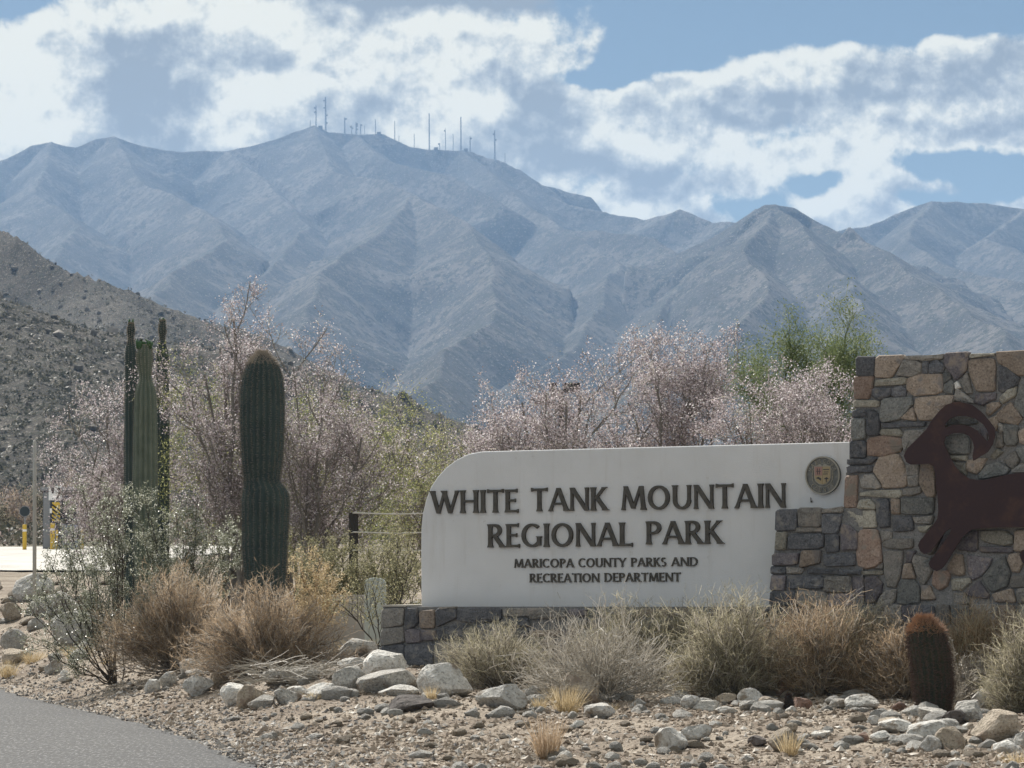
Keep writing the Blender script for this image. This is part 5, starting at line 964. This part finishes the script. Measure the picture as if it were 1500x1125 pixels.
# ------------------------------------------------------------------ desert trees
def tree(kind, Y, stems, rng, label, cat='tree', px_base=None, name='ironwood_tree', n1=6, n2=6, n3=5, L=(1.2, .6, .32), bloom=None, nbloom=0, bl=.031, leaf=None, nleaf=0, lf=.03, bark=None, twig=None, r0=.034, up=.25):
    bx, by = px_base; b = at_y(bx, by, Y); b[2] = float(gz(b[0], Y)); P = []
    for x, y in stems:
        e = at_y(x, y, Y+rng.uniform(-.9, .9))-b; u = np.linspace(0, 1, 9)[:, None]; q = e[None]*u; q[:, 0] = e[0]*u[:, 0]**1.25; q = q+rng.normal(size=q.shape)*.06*(u > 0)*(u < 1); q[0, 2] = -.1; P.append(q)
    P = np.array(P); A = children(P, n1, L[0], .7, rng, .3, .98, 6, up=up, keep=.7, bend=.16); B = children(A, n2, L[1], .8, rng, .25, 1, 5, up=up*.7, keep=.65, bend=.18); C = children(B, n3, L[2], .8, rng, .2, 1, 3, up=.15, keep=.6, bend=.15)
    root = empty(name, tuple(b), label=label, cat=cat)
    obj('trunk', mesh('trunk', *tubes(P, taper(P, r0, .016, rng), 6), bark or M_BARK), root)
    obj('branches', mesh('branches', *join([tubes(A, taper(A, .013, .006, rng), 4), tubes(B, taper(B, .0055, .003, rng), 3)]), bark or M_BARK), root, kind='stuff')
    obj('twigs', mesh('twigs', *ribbons(C, taper(C, .007, .004, rng), rng), twig or M_GREYST), root, kind='stuff')
    ends = np.concatenate([C[:, 1:].reshape(-1, 3), B[:, -1]])
    if nbloom:
        wts = vnoise(ends[:, 0]*1.6+40, ends[:, 2]*1.6+ends[:, 1]*1.1, 5); ok = ends[wts > .25]; c = ok[rng.integers(0, len(ok), nbloom)]+rng.normal(size=(nbloom, 3))*.05
        obj('blossoms', mesh('blossoms', *leaves(c, rng.uniform(.6, 1.3, nbloom)*bl, bl*.75, rng), bloom), root, kind='stuff')
    if nleaf:
        c = ends[rng.integers(0, len(ends), nleaf)]+rng.normal(size=(nleaf, 3))*.07; obj('leaves', mesh('leaves', *leaves(c, rng.uniform(.6, 1.3, nleaf)*lf, lf*.4, rng), leaf), root, kind='stuff')
    return root
TR = np.random.default_rng(41)
iw = dict(bloom=M_BLOOM, leaf=M_CREO)
tree('iw', 52, [(765, 590), (800, 575), (745, 640), (735, 660), (830, 590), (860, 620), (850, 580)], TR, 'pink blossoming ironwood tree behind the left half of the white wall', px_base=(815, 900), nbloom=34153, nleaf=3500, n1=7, n2=6, n3=4, L=(.95, .5, .28), **iw)
tree('iw', 55, [(960, 560), (920, 590), (980, 545), (1010, 570), (1040, 580), (890, 620), (1000, 620), (1060, 570)], TR, 'tallest pink blossoming ironwood tree, behind the middle of the white wall', px_base=(965, 900), nbloom=46575, nleaf=4500, n1=7, n2=6, n3=4, L=(1.0, .55, .3), **iw)
tree('iw', 53, [(1120, 600), (1080, 625), (1160, 600), (1200, 615), (1225, 635), (1100, 640), (1150, 640), (1180, 625), (1235, 640)], TR, 'dense blossoming ironwood tree next to the tall stone pillar', px_base=(1150, 900), nbloom=46575, nleaf=4000, n1=7, n2=6, n3=4, L=(.8, .45, .26), **iw)
tree('pv', 60, [(1180, 540), (1215, 530), (1240, 520), (1262, 545), (1150, 540), (1130, 550), (1100, 570), (1230, 570), (1200, 560)], TR, 'green twigged palo verde tree showing above the wall beside the pillar', px_base=(1190, 880), name='palo_verde_tree', nleaf=42000, leaf=M_GRNTW, lf=.05, n1=9, n2=8, n3=6, L=(.75, .5, .35), bark=M_GRNTW, twig=M_GRNTW, up=.5)
tree('iw', 55.5, [(342, 465), (322, 510), (362, 540), (300, 550), (282, 580), (395, 580), (330, 590), (368, 500), (275, 560)], TR, 'tall slender ironwood with pink blossom between the saguaros', px_base=(345, 920), nbloom=32601, nleaf=3000, n1=7, n2=6, n3=4, L=(.8, .42, .26), **iw)
tree('iw', 54, [(430, 540), (470, 570), (500, 620), (450, 620), (530, 640), (555, 670), (410, 610), (480, 670)], TR, 'blossoming ironwood tree right of the thick saguaro', px_base=(455, 900), nbloom=26392, nleaf=4500, n1=7, n2=6, n3=4, L=(.85, .48, .28), **iw)
tree('pv', 57, [(300, 620), (280, 680), (420, 640), (500, 640), (560, 690), (380, 680), (600, 680), (460, 720), (540, 740), (330, 700)], TR, 'yellow green palo verde spreading behind the thick saguaro', px_base=(440, 900), name='palo_verde_tree', nleaf=52000, leaf=M_LEAFY, lf=.036, n1=10, n2=7, n3=4, L=(1.0, .55, .3), bark=M_BARK, twig=M_GRNTW)
tree('iw', 60, [(600, 640), (640, 660), (580, 700), (660, 680), (690, 690), (620, 720), (700, 670), (560, 660)], TR, 'small yellowish tree at the rounded corner of the white wall', px_base=(625, 900), name='palo_verde_tree', nbloom=7762, nleaf=14000, bloom=M_BLOOM, leaf=M_LEAFY, n1=8, n2=6, n3=4, L=(.8, .45, .26), lf=.035)
tree('iw', 61, [(158, 600), (145, 650), (180, 630), (150, 690), (140, 720), (240, 620), (210, 660), (175, 690), (260, 660)], TR, 'pink flowering ironwood tree behind the slender saguaros', px_base=(170, 880), nbloom=34153, nleaf=6000, n1=7, n2=6, n3=4, L=(.95, .5, .3), **iw)
# ------------------------------------------------------------------ scrub on plain and hills (nobody could count it)
def scrub(name, XY, size, m, rng, per=26, zf=None, lw=.35):
    N = len(XY); z = zf(XY[:, 0], XY[:, 1]); a = rng.normal(size=(N, per, 3)); a /= np.linalg.norm(a, axis=2, keepdims=True); a *= rng.uniform(.4, 1, (N, per, 1)); a[..., 2] = np.abs(a[..., 2])*.9
    C = a*size[:, None, None]; C[..., 0] += XY[:, 0:1]; C[..., 1] += XY[:, 1:2]; C[..., 2] += z[:, None]; s = np.repeat(size, per)*lw
    V, F = leaves(C.reshape(-1, 3), s*1.5, s*rng.uniform(.6, 1.1, len(s)), rng, 0); return obj(name, mesh(name, V, F, m), None, kind='stuff')
M_SCR = leafmat('scrub_leaf', [(0, (.045, .048, .034)), (.5, (.085, .085, .062)), (.85, (.15, .14, .105)), (1, (.32, .29, .24))], .25)
M_SCRP = leafmat('scrub_pale', [(0, (.20, .16, .13)), (.5, (.32, .26, .24)), (1, (.48, .40, .38))], .35)
QR = np.random.default_rng(8)
def sector(N, r0, r1, a0=-9.2, a1=9.2): th = QR.uniform(R(a0), R(a1), N); r = np.exp(QR.uniform(math.log(r0), math.log(r1), N)); return np.stack([r*np.sin(th), r*np.cos(th)], 1)
XY = sector(1500, 150, 330); scrub('desert_scrub', XY, QR.uniform(.5, 1.4, len(XY)), M_SCR, QR, 40, gz, .16)
XY = sector(700, 150, 330); scrub('desert_scrub', XY, QR.uniform(.5, 1.3, len(XY)), M_SCRP, QR, 40, gz, .14)
XY = sector(3600, 332, 900); scrub('desert_scrub', XY, QR.uniform(.3, 1.0, len(XY)), M_SCR, QR, 16, height, .3)
XY = sector(11000, 420, 1400, -9.2, -1.0); scrub('hill_scrub', XY, QR.uniform(.3, 1.15, len(XY)), M_SCR, QR, 9, height, .45)
# pale boulders over the hills
def boulders(N, r0, r1, a0, a1, s0, s1):
    XY = sector(N, r0, r1, a0, a1); V0, F0 = ico(1); s = s0*(s1/s0)**(QR.random(N)**2); V = V0[None]*s[:, None, None]*QR.uniform(.6, 1.2, (N, 1, 3))+QR.normal(size=(N, len(V0), 3))*s[:, None, None]*.12
    z = height(XY[:, 0], XY[:, 1]); V[..., 0] += XY[:, 0:1]; V[..., 1] += XY[:, 1:2]; V[..., 2] += z[:, None]; return V.reshape(-1, 3), (F0[None]+np.arange(N)[:, None, None]*len(V0)).reshape(-1, 3)
M_BLD = mat('hill_boulder', rough=.9, build=grv([(0, (.08, .075, .065)), (.6, (.15, .135, .115)), (1, (.33, .30, .27))]))
obj('hill_boulders', mesh('hill_boulders', *join([boulders(1500, 340, 760, -9.2, 2, .3, .9), boulders(2200, 600, 1400, -9.2, 0, .5, 1.3)]), M_BLD), None, kind='stuff')
# ------------------------------------------------------------------ park entrance booth and its furniture, far left
M_GREYM = mat('grey_metal', (.22, .23, .245), .5, spec=.4); M_DARKM = mat('dark_glass', (.03, .035, .045), .15, spec=.6); M_BOOTH = mat('booth_wall', (.055, .065, .085), .7); M_YEL = mat('yellow_paint', (.62, .42, .06), .5)
M_WHITE = mat('white_sign', (.80, .80, .80), .5); M_BLACK = mat('black_print', (.025, .025, .028), .5); M_CONC = mat('concrete', (.36, .34, .30), .9, build=lambda t, p: t.l.new(t.mix(t.smooth(t.noise(posn(t), 9, 5, .6), .35, .7), (.27, .26, .24), (.38, .36, .33)), p.inputs['Base Color']))
YB = 140.0
def gpt(px, Y): x = (px-750)/FPX*Y; return np.array([x, Y, float(gz(x, Y))])
S = YB/FPX            # metres per photograph pixel at the booth
b0 = gpt(75, YB); zc = at_y(75, 806, YB)[2]
isl = MB().box((-16*S*1, -1.2, -.4), (140*S, 2.6, .0)).obj('traffic_island', M_CONC, None, (b0[0]-45*S, YB, zc), label='raised concrete traffic island carrying the dark booth', cat='traffic island')
booth = empty('entrance_booth', (b0[0], YB+.8, zc), label='dark narrow entrance booth with glass front behind the creosote', cat='booth')
h = 88*S; w = 17*S
MB().box((-w, -.0, 0), (w*1.9, 1.7, h)).obj('wall', M_BOOTH, booth); MB().box((-w*1.15, -.25, h), (w*2.05, 1.9, h+.14)).obj('roof', M_GREYM, booth)
MB().box((-w*.95, -.03, .1), (-w*.35, -.001, h*.97)).obj('panel', M_GREYM, booth); MB().box((-w*.25, -.03, .1), (w*.25, -.001, h*.9)).obj('door', M_DARKM, booth); MB().box((w*.55, -.03, h*.45), (w*1.7, -.001, h*.86)).obj('window', M_DARKM, booth)
MB().box((-w*.3, -.35, h*.62), (w*.35, -.031, h*.7)).obj('shelf', M_WHITE, booth)
def bollard(px, top, bot, Y, lab, wpx=6):
    p = at_y(px, bot, Y); s = Y/FPX; r = wpx/2*s; e = empty('bollard', tuple(p), label=lab, cat='bollard', group='yellow bollards at the entrance booth'); H = (bot-top)*s
    b = MB().tube([(0, 0, -.3), (0, 0, H-r*.6), (0, 0, H-.1*r), (0, 0, H)], [r, r, r*.75, r*.2], 12); b.obj('post', M_YEL, e, smooth=True); MB().tube([(0, 0, H*.72), (0, 0, H*.8)], r*1.03, 12).obj('band', M_WHITE, e)
bollard(36, 768, 806, YB-1.8, 'yellow bollard left of the booth under the dark round sign'); bollard(77, 766, 806, YB-1.4, 'thick yellow bollard below the striped board', 7); bollard(83.5, 776, 806, YB-1.0, 'slim yellow bollard just right of the thick one', 3); bollard(120, 776, 806, YB-.9, 'yellow bollard half hidden by creosote right of the booth', 5)
p = at_y(36.5, 806, YB-.6); rs_ = empty('round_sign', tuple(p), label='dark round sign seen from behind on a thin post above a yellow bollard', cat='sign')
MB().tube([(0, 0, -.3), (0, 0, 62*S)], .03, 8).obj('post', M_GREYM, rs_); c = MB(); disc(c, 7.2*S, -.03, .0, 28); c.obj('disc', mat('sign_back', (.035, .045, .05), .6), rs_, (0, -.04, (806-749.5)*S)); c = MB(); disc(c, 7.9*S, -.025, -.005, 28, 7.1*S); c.obj('rim', M_GREYM, rs_, (0, -.04, (806-749.5)*S))
p = at_y(80, 806, YB-.3); ls = empty('lane_sign', tuple(p), label='white square sign with black lane arrows above a striped yellow and black board', cat='sign')
MB().tube([(.02, 0, -.3), (.02, 0, 94*S)], .03, 8).obj('post', M_GREYM, ls)
MB().box((-8.5*S, -.06, (806-733)*S), (10.5*S, -.035, (806-712)*S)).obj('sign_face', M_WHITE, ls)
gl = MB(); q = lambda x, y: ((x-80)*S, (806-y)*S)
gl.prism([q(74.5, 714.5), q(79.5, 714), q(79, 722), q(76.5, 723.5), q(75, 720)], -.066, -.0601); gl.prism([q(83, 717), q(86, 714), q(89.5, 716.5), q(88.5, 719), q(87.8, 724), q(86, 729), q(83.5, 732), q(82, 731), q(84.5, 726), q(85.8, 721), q(85.4, 719)], -.066, -.0601); gl.obj('arrow', M_BLACK, ls)
mk = MB().box((-3.6*S, -.06, (806-766)*S), (8*S, -.036, (806-736)*S)).obj('striped_board', M_YEL, ls)
st = MB()
for k in range(5):
    y0 = 738+k*6.2; P_ = [q(76.4, y0), q(88, y0+8.5), q(88, y0+11.6), q(76.4, y0+3.1)]; P_ = [(x, min(max(z, (806-766)*S), (806-736)*S)) for x, z in P_]; st.prism(P_, -.066, -.0601)
st.obj('stripe', M_BLACK, mk)
# parked dark vehicle-like cabinets right of the booth
p = at_y(103, 806, YB+.4); kb = empty('control_cabinet', tuple(p), label='pale blue control cabinet standing right of the booth behind creosote', cat='cabinet')
MB().box((-10*S, -.4, 0), (10*S, .5, 38*S)).obj('case', mat('blue_grey_case', (.22, .26, .33), .5), kb); MB().box((-8*S, -.43, 6*S), (-.6*S, -.401, 34*S)).obj('door', M_GREYM, kb); MB().box((.6*S, -.43, 6*S), (8*S, -.401, 34*S)).obj('door', M_GREYM, kb)
# thin pale pole
Yp = 62; p = gpt(50, Yp); pe = at_y(50, 645, Yp); po = empty('pale_pole', tuple(p), label='thin pale metal pole standing before the booth', cat='pole'); hh = pe[2]-p[2]
MB().tube([(0, 0, -.2), (0, 0, hh*.99), (0, 0, hh)], [.035, .033, .02], 10).obj('shaft', mat('galvanised', (.46, .46, .43), .6), po, smooth=True); MB().tube([(0, 0, 0), (0, 0, .12)], .07, 10).obj('foot', M_CONC, po)
# small rounded concrete marker and low kerbs behind the plants
Yc = 44.6; p = at_y(550, 925, Yc); zt_ = at_y(550, 846, Yc)[2]; g = float(gz(p[0], Yc)); w2 = 15.5/FPX*Yc; H = zt_-g
mk_ = [(-w2, -.2), (w2, -.2), (w2, H-.07)]+[(w2*math.cos(a), H-.07+.07*math.sin(a)) for a in np.linspace(.2, math.pi-.2, 9)]+[(-w2, H-.07)]
M_GREEN_C = mat('greenish_concrete', (.46, .50, .47), .85)
m_ = MB().prism(mk_, -.10, .10).obj('concrete_marker', M_GREEN_C, None, (p[0], Yc, g), label='short grey green concrete marker with rounded top left of the plinth', cat='marker'); bv = m_.modifiers.new('edge', 'BEVEL'); bv.width = .012; bv.segments = 2; bv.limit_method = 'ANGLE'
Yk = 46.5; a = at_y(455, 872, Yk); b_ = at_y(542, 871, Yk+1.5); k1 = empty('low_kerb', (a[0], Yk, float(gz(a[0], Yk))), label='low white topped kerb left of the concrete marker', cat='kerb'); hk = a[2]-float(gz(a[0], Yk))
MB().box((0, 0, -.2), (b_[0]-a[0], .25, hk)).obj('block', M_PALE, k1)
# fence of dark posts and pale wires
Yf = 53; fz = lambda x, Y: float(gz(x, Y)); fence = empty('wire_fence', tuple(gpt(517, Yf)), label='wire fence with a dark post and pale strands behind the creosote', cat='fence'); fo = np.array(gpt(517, Yf)); M_POST = mat('dark_post', (.05, .045, .04), .9); M_WIRE = mat('bright_wire', (.70, .68, .62), .35, metal=.3)
posts = []
for px, Y in [(330, 62), (420, 58), (517, Yf), (640, 53.5), (760, 54), (880, 54.5)]:
    g_ = gpt(px, Y); top = at_y(px, 751 if px >= 500 else 751+(517-px)*.33, Y)[2]; posts.append((g_, top)); r = .07
    MB().tube([(0, 0, -.2), (0, 0, top-g_[2])], r, 8).obj('post', M_POST, fence, tuple(g_-fo))
for k, off in enumerate([.005, .29, .56]):
    for (a, ta), (b_, tb) in zip(posts[:-1], posts[1:]):
        A_ = np.array([a[0], a[1]-.08, ta-off])-fo; B_ = np.array([b_[0], b_[1]-.08, tb-off])-fo; MB().tube([A_, (A_+B_)/2-[0, 0, .02], B_], .011, 5).obj('wire', M_WIRE, fence)
# lamp post among the ironwoods
Yl = 62; p = gpt(822, Yl); lt = at_y(822, 572, Yl)[2]-p[2]; lp = empty('lamp_post', tuple(p), label='dark pole with two floodlight heads rising among the pink ironwoods', cat='lamp post'); M_BLK = mat('black_metal', (.03, .032, .035), .5)
MB().tube([(0, 0, -.2), (0, 0, lt)], .05, 8).obj('pole', M_BLK, lp); MB().tube([(-.16, 0, lt), (.28, 0, lt)], .02, 6).obj('crossbar', M_BLK, lp)
for x in (-.14, .12, .26): MB().box((x-.07, -.12, lt-.05+x*.1), (x+.07, .07, lt+.13)).obj('lamp_head', M_BLK, lp)
# pale boulders between fence and wall
for x0, x1, y0, y1, c, lab in [(575, 592, 822, 838, 'w', 'bright rock beyond the creosote left of the white wall'), (592, 614, 812, 832, 'w', 'bright rock touching the white wall edge, behind it')]:
    D = 58; p = at_y((x0+x1)/2, y1, D); g_ = float(gz(p[0], D)); V, F = rock_verts(RR, 2); w_ = (x1-x0)/FPX*D/2; V = V*np.array([w_*1.6, w_*1.2, .22]); obj('rock', mesh('rock', V, F, M_ROCK[c]), None, (p[0], D, g_+.15), label=lab, cat='rock')
# ------------------------------------------------------------------ masts on the summit ridge
M_MAST = mat('mast_steel', (.16, .17, .19), .6)
def lattice(h, w0, w1, r, n):
    b = MB(); c3 = [(math.cos(a), math.sin(a)) for a in (.3, .3+2.094, .3+4.189)]
    for x, y in c3: b.tube([(x*w0, y*w0, -6), (x*w1, y*w1, h)], r, 4)
    for k in range(n):
        z0, z1 = h*k/n, h*(k+1)/n; wa = w0+(w1-w0)*k/n; wb = w0+(w1-w0)*(k+1)/n
        for i in range(3): (xa, ya), (xb, yb) = c3[i], c3[(i+1) % 3]; b.tube([(xa*wa, ya*wa, z0), (xb*wb, yb*wb, z1)], r*.6, 3, False)
    return b
MASTS = [(455,176,186,'tiny mast at the very left of the summit',0,.7),(463.5,154,185,'mast with drum antennas on the summit, second tallest of the left pair',2,1.2),(477.6,142,191,'tallest mast with stacked antennas on the summit',4,1.5),(505.7,172,194,'stocky mast right of the summit peak',1,1.3),
(516,184,197,'low dish antenna left of the cluster of dishes',2,.8),(522.5,179,197,'highest mast in the cluster of dishes',3,1.1),(529,182,197,'mast closing the cluster of dishes on the right',1,1.0),(535,184,197,'short thin mast right of the dish cluster',0,.6),(551,175,197,'thin mast beside a small hut on the ridge',0,.8),
(579.3,177,203,'slim mast above the first dip of the ridge',0,.8),(585.5,199,206,'very short mast on the first dip of the ridge',0,.6),(608,196,215,'short thin mast on the falling ridge',0,.7),(630.2,166,219,'tall slim mast, left of the two tallest over the ridge shoulder',0,1.2),(645.5,210,221,'low mast with a round dish on the ridge shoulder',1,.8),
(654,188,220,'medium mast left of the tall shoulder mast',1,.7),(665.3,196,220,'thin faint mast between two taller ones',0,.6),(676.8,171,220,'tall slim mast, right of the two tallest over the ridge shoulder',0,1.3),(690.3,200,223,'stout short mast right of the tall shoulder mast',1,1.1),(726.5,191,237,'tall mast standing alone at the right end of the row',2,1.3),(741.5,224,241,'last small mast at the right end of the ridge',0,.6)]
MR = np.random.default_rng(17)
def ridge_top(px):
    th = math.atan2((px-750)/FPX, 1); r = np.linspace(6300, 7300, 500); X_, Y_ = r*math.sin(th), r*math.cos(th); z = height(X_, Y_); i = int(np.argmax((z-1.6)/r)); return X_[i], Y_[i], float(z[i])
for px, yt, yb, lab, nd, wd in MASTS:
    x, y, z = ridge_top(px); tz = at_y(px, yt, y)[2]; h = max(tz-z, 8); e = empty('radio_mast', (x, y, z), label=lab, cat='radio mast', group='radio masts on the summit ridge')
    lattice(h, 1.1*wd, .45*wd, .34*wd, max(4, int(h/5))).obj('lattice', M_MAST, e)
    for k in range(nd):
        zz = h*(.9-.22*k)-MR.uniform(0, 2); sx = MR.choice([-1, 1]); d_ = MB(); d_.tube([(0, -1.1, 0), (0, .2, 0), (0, .5, 0)], [1.7, 1.5, .2], 12); d_.obj('dish', M_MAST, e, (sx*1.9*wd, -.5, zz))
for px, lab in [(556, 'small equipment hut on the ridge beside a thin mast'), (470, 'small equipment hut between the two left summit masts'), (640, 'low equipment hut on the ridge shoulder'), (684, 'equipment hut right of the tall shoulder mast')]:
    x, y, z = ridge_top(px); e = empty('equipment_hut', (x, y, z), label=lab, cat='hut'); MB().box((-4, -3, -4), (4, 3, 3.4)).obj('wall', M_BLD, e); MB().box((-4.4, -3.4, 3.41), (4.4, 3.4, 4)).obj('roof', M_MAST, e)
for pc, wd, top, Y, m1, m2, lf, lab in [(12, 70, 715, 175, M_GREYST, M_TAN, M_SCRP, 'pinkish desert bush at the left edge beyond the paving'), (58, 60, 708, 190, M_DKST, M_OLST, M_SCR, 'olive desert bush far behind the pale pole'), (104, 64, 700, 182, M_GREYST, M_TAN, M_SCRP, 'pinkish desert bush far behind the booth'),
    (150, 70, 690, 178, M_DKST, M_OLST, M_SCR, 'dark olive desert bush far behind the slender saguaros'), (205, 70, 705, 185, M_GREYST, M_TAN, M_SCRP, 'pinkish desert bush seen between the saguaro stems'), (88, 50, 735, 168, M_DKST, M_OLST, M_SCR, 'small olive bush just behind the booth roof'), (-20, 60, 725, 170, M_DKST, M_OLST, M_SCR, 'olive bush just outside the left edge beyond the paving')]:
    x = (pc-750)/FPX*Y; z = float(gz(x, Y)); rx = wd/FPX*Y/2; dome_bush('desert_bush', (x, Y, z), rx, rx*.8, at_y(pc, top, Y)[2]-z, VR, m1, m2, n0=60, n1=8, n2=2, fine_l=.5, w=.015, leaf=lf, nleaf=2600, lw=.09, label=lab, cat='bush')
# a distant saguaro on the near hill
Yd = 420; x = (69.5-750)/FPX*Yd; e = empty('distant_saguaro', (x, Yd, float(height(np.array([x]), np.array([Yd]))[0])), label='tiny dark saguaro post far off on the left slope', cat='cactus'); MB().tube([(0, 0, -.5), (0, 0, 1.8), (0, 0, 2.3)], [.2, .22, .1], 8).obj('stem', M_SAG, e)
